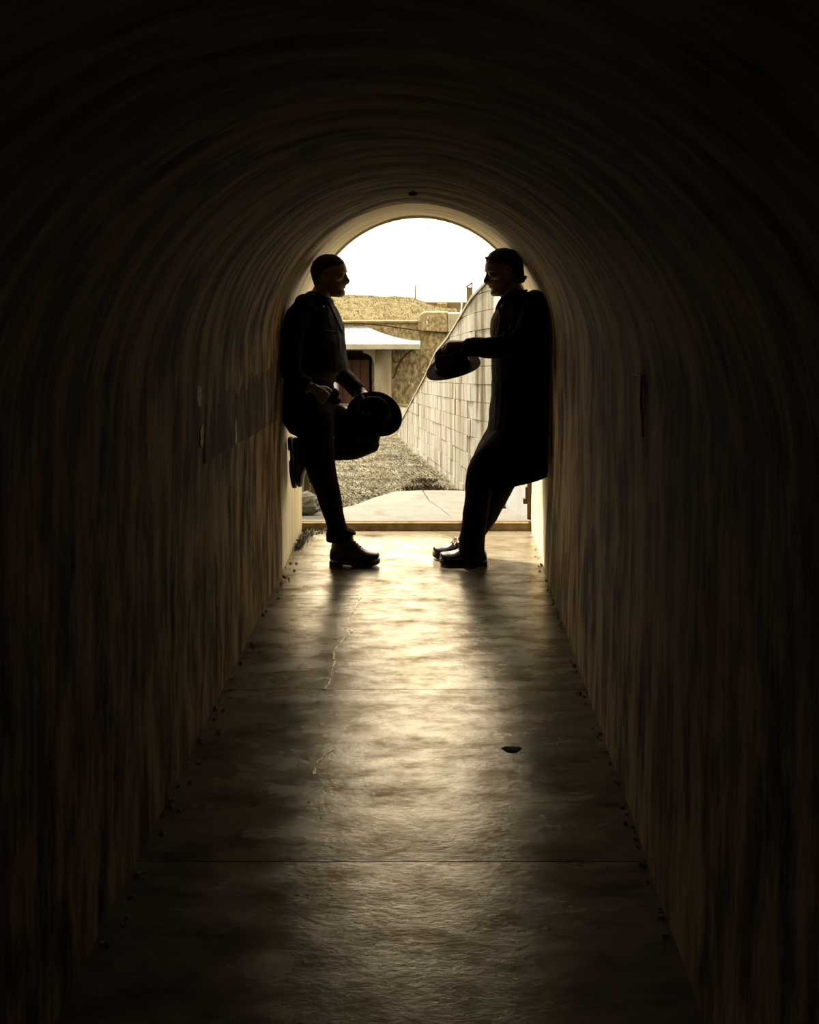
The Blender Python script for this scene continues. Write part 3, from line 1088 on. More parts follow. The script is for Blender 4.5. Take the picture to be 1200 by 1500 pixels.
# grassed mound on the roof
mb = MB()
nx, ny = 90, 40
vs_ = []
for j in range(ny + 1):
    for i in range(nx + 1):
        x = -9 + (P(655, 0, 45).x + 9 + 0.4) * i / nx
        y = BY + 0.15 + 13.0 * j / ny
        t = j / ny
        px = 640 + x * 1500 / y
        crest = 0.52 - 0.035 * max(0, (x + 6))           # crest falls gently to the right
        right = max(0.0, min(1.0, (P(652, 0, y).x - x) / 1.6))
        right = right * right * (3 - 2 * right)
        h = wt + 0.02 + (crest - wt) * (1 - (1 - min(1, t * 1.25)) ** 2) * right
        if t > 0.85:
            h -= (t - 0.85) * 2
        h += 0.05 * noise.fractal(Vector((x * 1.1, y * 0.8, 2)), 1.0, 2.0, 4) * min(1, t * 8)
        vs_.append((x, y, h))
W = nx + 1
mb.add(vs_, [(j * W + i, j * W + i + 1, (j + 1) * W + i + 1, (j + 1) * W + i) for j in range(ny) for i in range(nx)])
rim = list(range(W)) + [(j + 1) * W - 1 for j in range(1, ny + 1)] + [ny * W + i for i in range(nx - 1, -1, -1)] + [j * W for j in range(ny - 1, 0, -1)]
n0 = len(mb.v)
mb.v += [(mb.v[i][0], mb.v[i][1], wt - 0.6) for i in rim]
n = len(rim)
mb.f += [(rim[i], n0 + i, n0 + (i + 1) % n, rim[(i + 1) % n]) for i in range(n)]
mb.f.append(tuple(n0 + i for i in range(n)))
mound = wpart(mb, 'grass_mound', M['mound'], smooth=True)
sp_ = []
for k in range(6000):
    i = random.randrange(len(vs_))
    x, y, z = vs_[i]
    if y > 44:
        continue
    sp_.append((x + random.uniform(-.08, .08), y + random.uniform(-.2, .2), z - 0.02))
o = blades('roof_grass', sp_, M['mound_straw'], 0.04, 0.12, 1.4, 0.014)
o.parent = mound
o.matrix_parent_inverse = inv

# flag pole on the mound
fp = P(608.5, 441, 44.5)
mb = MB()
mb.tube([(fp.x, 44.5, fp.z - 0.5), (fp.x, 44.5, P(0, 418, 44.5).z)], [0.042, 0.034], 8)
tag(mb.obj('pole', M['pipe'], smooth=True), 'thin bare pole standing on the bunker roof against the sky', 'pole')
# cable slung along the wall
mb = MB()
pts = [P(x, y, BY - 0.26) for x, y in ((440, 470), (500, 473), (530, 474), (560, 476.5), (590, 481), (620, 485), (645, 486.5), (668, 487), (690, 487))]
mb.tube(pts, 0.02, 6)
tag(mb.obj('slung_cable', M['cable'], smooth=True), 'dark cable slung across the bunker wall above the porch roof', 'cable')
# dangling wire and its loop below the eaves
mb = MB()
Yw = EY + 0.25
pts = [P(x, y, Yw) for x, y in ((611, 510.5), (606, 511.5), (600, 515), (594, 520), (589, 526), (585, 532.5), (581.5, 540), (579, 547), (577.5, 552), (575.5, 554.5))]
mb.tube(pts, [0.018, .022, .026, .03, .033, .035, .034, .032, .03, .02], 6)
tag(mb.obj('dangling_wire', M['cable'], smooth=True), 'dark bent wire dangling from the right corner of the porch eaves', 'wire')
mb = MB()
pts = [P(581 + 6.7 * math.cos(a), 520.3 + 10 * math.sin(a), Yw) for a in [2 * PI * i / 28 for i in range(29)]]
mb.tube(pts, 0.014, 6)
tag(mb.obj('wire_loop', M['cable'], smooth=True), 'thin oval loop of wire hanging beside the dangling wire', 'wire')


# ================================================================== people
def catmull(seq, k):
    """seq: list of vectors-of-numbers (tuples); k samples per segment"""
    n = len(seq)
    o = []
    for i in range(n - 1):
        p0, p1, p2, p3 = seq[max(i - 1, 0)], seq[i], seq[i + 1], seq[min(i + 2, n - 1)]
        for j in range(k):
            t = j / k
            o.append(tuple(0.5 * (2 * b + (c - a) * t + (2 * a - 5 * b + 4 * c - d) * t * t + (3 * b - a - 3 * c + d) * t ** 3) for a, b, c, d in zip(p0, p1, p2, p3)))
    o.append(tuple(seq[-1]))
    return o


def ellipse_ring(c, a, b, n=22, e=2.0):
    r = []
    for i in range(n):
        t = 2 * PI * i / n
        ct, st = math.cos(t), math.sin(t)
        r.append(c + a * (math.copysign(abs(ct) ** (2 / e), ct)) + b * (math.copysign(abs(st) ** (2 / e), st)))
    return r


def skin_rings(mb, frames, n=22, cap0=0.6, cap1=0.6, e=2.0, hollow1=0.0, wall=0.014):
    """frames: (centre, a, b) -> closed shell with rounded ends; hollow1: depth of an opening at the far end"""
    rs = []
    c, a, b = frames[0]
    t0 = (frames[0][0] - frames[1][0]).normalized()
    r0 = min(a.length, b.length)
    for k in range(3, 0, -1):
        th = PI / 2 * k / 3.3
        rs.append(ellipse_ring(c + t0 * r0 * cap0 * math.sin(th), a * math.cos(th), b * math.cos(th), n, e))
    for c, a, b in frames:
        rs.append(ellipse_ring(c, a, b, n, e))
    c, a, b = frames[-1]
    t1 = (frames[-1][0] - frames[-2][0]).normalized()
    r1 = min(a.length, b.length)
    if hollow1:
        k = 1 - wall / r1
        rs.append(ellipse_ring(c, a * k, b * k, n, e))
        rs.append(ellipse_ring(c - t1 * hollow1 * .5, a * k, b * k, n, e))
        rs.append(ellipse_ring(c - t1 * hollow1, a * k * .8, b * k * .8, n, e))
    else:
        for k in range(1, 4):
            th = PI / 2 * k / 3.3
            rs.append(ellipse_ring(c + t1 * r1 * cap1 * math.sin(th), a * math.cos(th), b * math.cos(th), n, e))
    mb.rings(rs, n)


def fb(mb, rows, tw=0.0, k=4, grow=0.0, e=2.2, **kw):
    """rows: (front px, front py, back px, back py, distance, half depth): profile given by its front and back edge"""
    seq = []
    for fx, fy, bx_, by_, Y, b in rows:
        f, q = P(fx, fy, Y), P(bx_, by_, Y)
        c, a = (f + q) / 2, (f - q) / 2
        seq.append((*c, *a, b))
    fr = []
    for s in catmull(seq, k):
        c, a, b = Vector(s[:3]), Vector(s[3:6]), s[6]
        a = a * ((a.length + grow) / a.length)
        fr.append((c, a, (b + grow) * Vector((math.sin(tw), math.cos(tw), 0))))
    skin_rings(mb, fr, e=e, **kw)


def limb(mb, rows, k=4, grow=0.0, n=18, e=2.0, **kw):
    """rows: (px, py, distance, radius[, radius in depth])"""
    seq = [(*P(r[0], r[1], r[2]), r[3], r[4] if len(r) > 4 else r[3]) for r in rows]
    limb3(mb, seq, k, grow, n, e, **kw)


def limb3(mb, seq, k=4, grow=0.0, n=18, e=2.0, ref=None, **kw):
    s = catmull(seq, k)
    fr = []
    pts = [Vector(q[:3]) for q in s]
    ref = Vector(ref) if ref else Vector((0, 1, 0))
    for i, q in enumerate(s):
        t = (pts[min(i + 1, len(s) - 1)] - pts[max(i - 1, 0)]).normalized()
        a = t.cross(ref)
        a = a.normalized() if a.length > 0.15 else t.cross(Vector((0.7, 0, 0.7))).normalized()
        b = t.cross(a).normalized()
        fr.append((pts[i], a * max(0.002, q[3] + grow), b * max(0.002, q[4] + grow)))
    skin_rings(mb, fr, n=n, e=e, **kw)


HEAD = [  # height above chin, front, back, half width
    (-0.004, .066, .012, .022), (0.006, .083, .000, .036), (0.020, .088, -.012, .046), (0.032, .086, -.028, .053), (0.043, .079, -.045, .058),
    (0.052, .086, -.056, .0615), (0.0585, .082, -.062, .064), (0.066, .0885, -.068, .066), (0.078, .083, -.078, .069), (0.095, .083, -.088, .071),
    (0.112, .079, -.094, .073), (0.122, .079, -.097, .074), (0.131, .085, -.099, .0755), (0.141, .0925, -.100, .076), (0.160, .0915, -.100, .077),
    (0.183, .083, -.095, .0745), (0.203, .066, -.083, .066), (0.220, .040, -.060, .050), (0.231, .010, -.028, .026)]


def head_frame(origin, face, tilt, turn, sc):
    """face +1 looks to +X, -1 to -X; tilt nods down, turn swings the face towards the camera"""
    F = Vector((face * math.cos(turn), -math.sin(turn), 0))
    U = Vector((0, 0, 1))
    S = U.cross(F).normalized()
    R = Matrix.Rotation(tilt, 3, S)
    F, U = R @ F, R @ U
    return lambda f, s, u: origin + (F * f + S * s + U * u) * sc, F, S, U


def build_head(mb, fr, sc):
    W_, F, S, U = fr
    rs = []
    seq = catmull(HEAD, 3)
    n = 32
    for u, f0, f1, hw in seq:
        ring = []
        c, r = (f0 + f1) / 2, (f0 - f1) / 2
        for i in range(n):
            t = 2 * PI * i / n
            ct, st = math.cos(t), math.sin(t)
            e = 2.25
            f = c + r * math.copysign(abs(ct) ** (2 / e), ct)
            s = hw * math.copysign(abs(st) ** (2 / e), st) * (1 - 0.17 * max(0, ct))
            ring.append(W_(f, s, u))
        rs.append(ring)
    mb.rings(rs, n)

    def tube(pts, k=3, nn=12):
        q = catmull([(*W_(a, b, c), r * sc, r2 * sc) for a, b, c, r, r2 in pts], k)
        limb3(mb, q, 1, 0, nn, ref=S)
    # nose, nostrils, lips, brow, cheek bones, chin
    tube([(.080, 0, .135, .009, .008), (.083, 0, .119, .0125, .009), (.0855, 0, .103, .0195, .0105), (.087, 0, .090, .0275, .0115), (.083, 0, .0805, .020, .011), (.077, 0, .077, .010, .010)])
    for sg in (-1, 1):
        tube([(.094, sg * .010, .084, .007, .007), (.087, sg * .0145, .083, .008, .007), (.078, sg * .015, .083, .006, .006)])
        tube([(.090, sg * .008, .141, .006, .006), (.086, sg * .026, .145, .007, .007), (.074, sg * .045, .142, .007, .007), (.058, sg * .058, .136, .006, .006)])
        tube([(.066, sg * .042, .104, .010, .010), (.045, sg * .060, .100, .011, .010), (.02, sg * .066, .102, .009, .009)])
        # upper and lower lids around the eye
        tube([(.080, sg * .018, .1235, .0035, .004), (.081, sg * .031, .1265, .004, .004), (.072, sg * .044, .1225, .0035, .004)])
        tube([(.080, sg * .018, .1165, .003, .004), (.080, sg * .031, .1135, .004, .004), (.072, sg * .044, .117, .003, .004)])
        # ear: rim, lobe, inner bowl wall
        ear = []
        for k in range(11):
            a = math.radians(-70 + 300 * k / 10)
            ear.append((-.012 - .017 * math.cos(a) * -1 * .95 - .004, sg * (.079 + .007 * (1 if math.cos(a) < .3 else 0)), .117 + .029 * math.sin(a), .0048, .0048))
        tube(ear, 2, 8)
        tube([(-.004, sg * .076, .096, .006, .006), (-.008, sg * .079, .088, .0075, .0055), (-.006, sg * .076, .081, .004, .004)])
        tube([(-.014, sg * .074, .135, .010, .007), (-.014, sg * .074, .117, .013, .006), (-.009, sg * .073, .098, .009, .006)])
    tube([(.073, -.023, .0635, .004, .004), (.084, -.012, .0665, .0055, .005), (.0875, 0, .0665, .006, .005), (.084, .012, .0665, .0055, .005), (.073, .023, .0635, .004, .004)])
    tube([(.073, -.022, .0565, .004, .004), (.082, -.011, .0535, .006, .0055), (.085, 0, .0530, .0065, .0055), (.082, .011, .0535, .006, .0055), (.073, .022, .0565, .004, .004)])


def build_eyes(fr, sc, parent):
    W_, F, S, U = fr
    for sg in (-1, 1):
        mb = MB()
        mb.ball(W_(.0665, sg * .031, .120), .0122 * sc, .0122 * sc, .0122 * sc, 14, 10)
        o = mb.obj('eye', M['eye'], smooth=True)
        keep(o, parent)


def build_hair(mb, fr, sc, rows):
    W_, F, S, U = fr
    rs = []
    n = 28
    for u, f0, f1, hw in catmull(rows, 3):
        c, r = (f0 + f1) / 2, (f0 - f1) / 2
        ring = []
        for i in range(n):
            t = 2 * PI * i / n
            ct, st = math.cos(t), math.sin(t)
            e = 2.3
            ring.append(W_(c + r * math.copysign(abs(ct) ** (2 / e), ct), hw * math.copysign(abs(st) ** (2 / e), st) * (1 - 0.12 * max(0, ct)), u))
        rs.append(ring)
    mb.rings(rs, n)


def hand(mb, wrist, palm_dir, back_dir, side, curl, spread=0.10, sc=1.0, thumb_curl=0.6, lens=(0.072, 0.080, 0.075, 0.060)):
    """palm box of rings plus four fingers and a thumb; side=+1 puts the thumb on palm_dir x back_dir"""
    d = Vector(palm_dir).normalized()
    bk_ = Vector(back_dir)
    bk_ = (bk_ - d * bk_.dot(d)).normalized()
    s = d.cross(bk_).normalized() * side
    wr_ = Vector(wrist)
    fr = []
    for t, hw, th in ((-0.02, .027, .021), (0.0, .028, .020), (.03, .036, .0175), (.06, .042, .0160), (.085, .043, .0145), (.098, .040, .0125)):
        fr.append((wr_ + d * t * sc, s * hw * sc, bk_ * th * sc))
    skin_rings(mb, fr, n=20, cap0=.3, cap1=.4, e=2.6)
    for i in range(4):
        off = (.030 - .0205 * i) * sc
        base = wr_ + d * (.082 - (.010 if i == 3 else 0) + (.003 if i == 1 else 0)) * sc + s * off
        dirn = (d + s * spread * (1.5 - i)).normalized()
        axis = s
        L = lens[i] * sc
        p = base.copy()
        seq = [(*p, .0100 * sc, .0100 * sc)]
        c = curl[i] if isinstance(curl, (list, tuple)) else curl
        ang = 0
        for j, (fl, r) in enumerate(((.45, .0092), (.32, .0086), (.23, .0072))):
            ang += c * (0.9 if j == 0 else 1.0)
            dd = (dirn * math.cos(ang) - bk_ * math.sin(ang)).normalized()
            mid = p + dd * L * fl * .5
            seq.append((*mid, (r + .0003) * sc, (r + .0003) * sc))
            p = p + dd * L * fl
            seq.append((*p, r * sc, r * sc))
        limb3(mb, seq, 2, 0, 12, ref=s, cap0=.8, cap1=.9)
    # thumb leaves the side of the palm near its base
    base = wr_ + d * .022 * sc + s * .026 * sc - bk_ * .004 * sc
    d1 = (d * .75 + s * .62 - bk_ * .25).normalized()
    d2 = (d * .92 + s * .22 - bk_ * thumb_curl * .6).normalized()
    p1 = base + d1 * .045 * sc
    p2 = p1 + d2 * .034 * sc
    p3 = p2 + (d2 - bk_ * thumb_curl * .4).normalized() * .026 * sc
    limb3(mb, [(*base, .015 * sc, .014 * sc), (*p1, .0115 * sc, .011 * sc), (*p2, .0105 * sc, .010 * sc), (*p3, .008 * sc, .0078 * sc)], 3, 0, 12, cap0=.6, cap1=.9)


FOOT = [(0.0, .012, .058, .024), (.05, .008, .078, .033), (.18, .006, .098, .036), (.34, .006, .108, .036), (.47, .006, .098, .040), (.60, .006, .078, .045),
        (.74, .006, .062, .0475), (.87, .008, .053, .043), (.96, .012, .045, .031), (1.0, .018, .034, .014)]


FOOT_HIGH = [(0.0, .012, .070, .024), (.05, .008, .090, .033), (.18, .006, .118, .037), (.34, .006, .138, .038), (.47, .006, .126, .041), (.60, .006, .094, .045),
             (.74, .006, .069, .0475), (.87, .008, .056, .043), (.96, .012, .046, .031), (1.0, .018, .034, .014)]


def boot(origin, fwd, up, L, m, parent, shaft, nose=0.0, laces=True, low=False):
    """origin: middle of the heel's back edge on the sole plane; shaft: list of (f, u, rf, rs) rings up the ankle"""
    F = Vector(fwd).normalized()
    U = Vector(up)
    U = (U - F * U.dot(F)).normalized()
    S = F.cross(U)
    o3 = Vector(origin)
    W_ = lambda f, s, u: o3 + F * f + S * s + U * u
    mb = MB()
    rs = []
    n = 24
    for f, u0, u1, hw in catmull(FOOT if low else FOOT_HIGH, 3):
        ring = []
        k = 0.86 if low else 1.0
        u1 = u1 * (k if f < .6 else 1)
        lift = nose * max(0, f - .6) ** 2
        for i in range(n):
            t = 2 * PI * i / n
            ct, st = math.cos(t), math.sin(t)
            e = 2.4
            uu = (u0 + u1) / 2 + (u1 - u0) / 2 * math.copysign(abs(st) ** (2 / e), st)
            ring.append(W_(f * L, hw * math.copysign(abs(ct) ** (2 / e), ct) * (1 - .38 * max(0, st)), uu + .016 + lift))
        rs.append(ring)
    mb.rings(rs, n)
    fr = []
    for f, u, rf, rs_ in shaft:
        fr.append((W_(f, 0, u), F * rf, S * rs_))
    skin_rings(mb, fr, n=20, cap0=.4, cap1=.3)
    bo = remesh(mb, 'boot' if not low else 'shoe', 0.004, m, None, smooth=3)
    keep(bo, parent)
    # welted sole with a heel block
    mb = MB()
    outl = []
    prof_ = [(0.0, .020), (.03, .031), (.12, .036), (.30, .034), (.45, .037), (.60, .045), (.75, .049), (.88, .045), (.96, .034), (1.0, .018)]
    prof_ = catmull(prof_, 3)
    side1 = [(f * L * 1.012 - .002, hw + .003) for f, hw in prof_]
    pts = side1 + [(f, -h) for f, h in side1[::-1]]
    nn = len(pts)
    v0 = [W_(f, h, 0.008 + nose * max(0, f / L - .6) ** 2) for f, h in pts]
    v1 = [W_(f, h, 0.021 + nose * max(0, f / L - .6) ** 2) for f, h in pts]
    mb.rings([v0, v1], nn)
    hb = [(f, h) for f, h in side1 if f < .27 * L]
    pts = hb + [(f, -h) for f, h in hb[::-1]]
    mb.rings([[W_(f, h, 0.0) for f, h in pts], [W_(f, h, 0.012) for f, h in pts]], len(pts))
    fpts = [(f, h) for f, h in side1 if f > .42 * L]
    pts = fpts + [(f, -h) for f, h in fpts[::-1]]
    mb.rings([[W_(f, h * .97, 0.001 + nose * max(0, f / L - .6) ** 2) for f, h in pts], [W_(f, h, 0.012 + nose * max(0, f / L - .6) ** 2) for f, h in pts]], len(pts))
    so = mb.obj('sole', M['sole'])
    so.parent = bo
    so.matrix_parent_inverse = Matrix.Translation(-Vector(parent.location))
    if laces:
        mb = MB()
        for k in range(5 if not low else 3):
            f = (.62 - .05 * k) * L
            u = .016 + (.074 if low else .091) + (.62 - f / L) * (.15 if low else .26)
            for sg in (-1, 1):
                mb.tube([W_(f, -sg * .017, u - .004), W_(f - .006, 0, u + .006), W_(f - .013, sg * .017, u)], .0022, 6)
        for sg in (-1, 1):
            mb.tube([W_(f - .01, 0, u + .01), W_(f + .012, sg * .02, u + .012), W_(f + .004, sg * .03, u - .004), W_(f - .01, 0, u + .009)], .002, 6)
        lo_ = mb.obj('laces', M['lace'], smooth=True)
        lo_.parent = bo
        lo_.matrix_parent_inverse = Matrix.Translation(-Vector(parent.location))
    return bo


# ------------------------------------------------------------------ man on the left, back to the wall, one foot up on it
def left_man():
    foot = P(500, 829, 5.95)
    body = MB()
    hs = 1.03
    hf = head_frame(P(483.2, 433.5, 6.0), 1, math.radians(2), math.radians(4), hs)
    build_head(body, hf, hs)
    limb(body, [(456, 452, 6.02, .066), (467, 438, 6.01, .060), (475, 422, 6.0, .058), (478, 410, 6.0, .056)])
    torso = [(486, 446, 447, 434, 6.0, .10), (490, 455, 438, 446, 6.0, .165), (497, 472, 432, 464, 6.0, .195), (501, 492, 431, 490, 6.0, .190),
             (503, 520, 430, 522, 6.0, .165), (500, 540, 424, 546, 6.0, .155), (487, 556, 417, 560, 6.0, .155), (485, 575, 414, 580, 6.0, .165), (488, 598, 414, 602, 6.0, .172), (487, 622, 423, 624, 6.0, .165)]
    fb(body, torso, tw=.22, grow=-.02)
    near_arm = [(450, 449, 5.86, .058), (437, 463, 5.82, .066), (429, 490, 5.775, .062), (426, 518, 5.75, .057), (427, 545, 5.74, .055), (440, 560, 5.72, .050), (455, 568, 5.70, .043)]
    limb(body, near_arm, grow=-.014)
    far_arm = [(476, 460, 6.18, .066), (488, 500, 6.23, .060), (495, 528, 6.24, .056), (498, 545, 6.22, .054), (513, 561, 6.17, .047), (528, 575, 6.13, .042)]
    limb(body, far_arm, grow=-.014)
    # near hand hooked at the belt: back of the hand to the camera
    wn = P(461, 569.5, 5.70)
    limb3(body, [(*P(450, 565, 5.71), .03, .03), (*P(461, 569.5, 5.70), .026, .022)], 3)
    hand(body, wn, (0.66, 0.30, -0.68), (0.36, -0.92, 0.12), -1, (.95, 1.0, 1.05, 1.1), .05, 0.92)
    # far hand over the brim of the hat
    wf = P(531, 574.5, 6.12)
    limb3(body, [(*P(522, 569, 6.16), .03, .03), (*wf, .027, .023)], 3)
    hand(body, wf, (0.72, -0.55, -0.36), (0.48, 0.0, 0.88), 1, (.45, .5, .5, .5), .08, 0.95)
    # legs
    leg1 = [(459, 606, 5.95, .105), (463, 640, 5.93, .105), (469, 680, 5.93, .088), (476, 705, 5.93, .074), (484, 735, 5.93, .068), (491, 762, 5.93, .055), (498, 790, 5.93, .045), (500, 808, 5.93, .042)]
    limb(body, leg1, grow=-.018)
    leg2 = [(460, 606, 6.08, .098), (484, 612, 6.12, .097), (508, 624, 6.13, .088), (532, 634, 6.13, .082), (545, 643, 6.13, .070)]
    limb(body, leg2, grow=-.018)
    leg3 = [(544, 646, 6.13, .069), (520, 655, 6.13, .070), (495, 658, 6.12, .068), (470, 662, 6.09, .056), (448, 664, 6.06, .046), (439, 664, 6.05, .043)]
    limb(body, leg3, grow=-.016)
    man = remesh(body, 'person', 0.0042, M['skin'], None, smooth=3)
    tag(man, 'person in dark jacket leaning on left wall, one boot raised against it, holding a hat', 'person', 'men facing each other in the tunnel mouth')

    def part(mb, name, m, voxel=.006, wr_=.008, ws=.08, sm=3, parent=None):
        return remesh(mb, name, voxel, m, parent or man, smooth=sm, wrinkle=wr_, wscale=ws)
    # hair
    mb = MB()
    build_hair(mb, hf, hs, [(.042, -.066, -.082, .030), (.058, -.055, -.090, .042), (.075, -.045, -.095, .055), (.095, -.040, -.103, .068), (.118, -.036, -.107, .077), (.132, .014, -.113, .0805), (.148, .036, -.115, .082),
                            (.162, .058, -.112, .082), (.174, .078, -.107, .081), (.190, .079, -.102, .078), (.203, .071, -.092, .072), (.215, .058, -.080, .063), (.228, .040, -.060, .048), (.2375, .010, -.034, .028)])
    hair = remesh(mb, 'hair', .004, M['hair'], man, smooth=3, wrinkle=.004, wscale=.02)
    build_eyes(hf, hs, man)
    # trousers with turned up cuffs
    mb = MB()
    fb(mb, [(489, 550, 420, 552, 6.0, .15)] + torso[6:], tw=.22)
    limb(mb, [(459, 606, 5.95, .112)] + leg1[1:6] + [(496.5, 780, 5.93, .060)], hollow1=.05)
    limb(mb, leg2)
    limb(mb, leg3[:-1] + [(446, 664.5, 6.055, .055)], cap1=.2)
    tr = part(mb, 'trousers', M['trouser'], wr_=.012)
    mb = MB()
    q = [(495.5, 779, 5.93, .062), (497.5, 783, 5.93, .071), (499, 788, 5.93, .070), (499.5, 790, 5.93, .064)]
    limb(mb, [(493.5, 774, 5.93, .060, .060), (494.5, 780, 5.93, .068, .066), (496.5, 787, 5.93, .078, .07), (497, 791.5, 5.93, .072, .068)], hollow1=.03, wall=.01)
    limb3(mb, [(*P(510, 777, 5.93), .014, .045), (*P(516, 780.5, 5.92), .012, .036), (*P(521, 782, 5.92), .006, .018)], 3)
    cu = part(mb, 'trouser_cuff', M['trouser'], voxel=.005, wr_=.006)
    cu.parent = tr
    # shirt, jacket
    mb = MB()
    fb(mb, [(486, 450, 452, 436, 6.0, .08), (492, 462, 440, 450, 6.0, .14), (498, 480, 436, 470, 6.0, .15), (500.5, 510, 436, 512, 6.0, .14), (497, 542, 433, 548, 6.0, .14), (487, 556, 428, 562, 6.0, .14)], tw=.22, grow=.003)
    part(mb, 'shirt', M['shirt'], wr_=.006)
    mb = MB()
    fb(mb, torso[:5] + [(505, 533, 429, 538, 6.0, .165), (504, 541, 430, 546, 6.0, .155)], tw=.22, grow=.006, cap1=.15)
    limb(mb, near_arm[:-1] + [(453, 567.5, 5.705, .044)], grow=.004, hollow1=.035)
    limb(mb, far_arm[:-1] + [(526, 573.5, 6.14, .046)], grow=.004, hollow1=.035)
    limb(mb, [(444, 446, 5.88, .060), (462, 447, 6.0, .07), (474, 452, 6.14, .058)])
    jk = part(mb, 'jacket', M['leather'], wr_=.014, ws=.07)
    # collar stand and lapels
    mb = MB()
    limb3(mb, [(*P(484, 446, 5.93), .010, .018), (*P(472, 437, 5.91), .011, .020), (*P(461, 432, 5.94), .011, .020), (*P(458, 431, 6.04), .010, .018), (*P(466, 434, 6.10), .010, .018)], 4)
    limb3(mb, [(*P(484, 447, 5.92), .008, .022), (*P(491, 462, 5.88), .008, .030), (*P(498, 479, 5.88), .008, .034), (*P(502, 488, 5.88), .006, .012)], 4)
    limb3(mb, [(*P(487, 446, 6.06), .008, .020), (*P(494, 462, 6.08), .008, .026), (*P(500, 482, 6.08), .007, .02)], 4)
    cl = remesh(mb, 'collar', .004, M['leather'], None, smooth=2)
    cl.parent = jk
    for (x, y, Y) in ((460, 432, 5.905), (453, 447, 5.845), (473.5, 449, 5.858)):
        mb = MB()
        mb.ball(P(x, y, Y), .007, .007, .007, 10, 7)
        st = mb.obj('collar_stud', M['metal'], smooth=True)
        st.parent = jk
    # breast pocket flap
    mb = MB()
    limb3(mb, [(*P(474, 484, 5.845), .007, .022), (*P(483, 486, 5.85), .008, .026), (*P(492, 487, 5.865), .006, .022)], 3)
    pf = remesh(mb, 'pocket_flap', .004, M['leather'], None, smooth=2)
    pf.parent = jk
    # belt with a pouch hanging at its front
    mb = MB()
    fb(mb, [(488.5, 553, 419, 555, 6.0, .15), (487.5, 557, 417.5, 560, 6.0, .155), (486.5, 562, 416, 566, 6.0, .158)], tw=.22, grow=.005, cap0=.05, cap1=.05)
    part(mb, 'belt', M['leather'], wr_=0, voxel=.005)
    mb = MB()
    limb(mb, [(484, 573, 5.83, .018, .03), (490, 574, 5.83, .022, .032), (496, 577, 5.83, .012, .02)])
    limb(mb, [(484, 584, 5.82, .026, .035), (491, 586, 5.82, .030, .036), (497, 587, 5.82, .018, .026)])
    limb(mb, [(486, 566, 5.86, .014, .02), (487, 580, 5.83, .014, .02)])
    part(mb, 'belt_pouch', M['leather'], wr_=0, voxel=.004)
    # boots
    o1 = P(484, 829, 5.945)
    o1.z = 0
    boot(o1, (1, -0.10, 0), (0, 0, 1), .288, M['boot'], man, [(.074, .05, .07, .042), (.074, .10, .069, .043), (.074, .14, .064, .045), (.076, .175, .058, .046)], nose=.10)
    Yb = 6.05
    o2 = Vector((XL - 0.002, Yb, P(0, 641, Yb).z))
    boot(o2, (0.06, 0, -1), (1, 0, 0), .295, M['boot'], man, [(.074, .05, .068, .042), (.08, .09, .064, .042), (.09, .12, .055, .043), (.095, .145, .050, .043)], nose=.06)
    return man


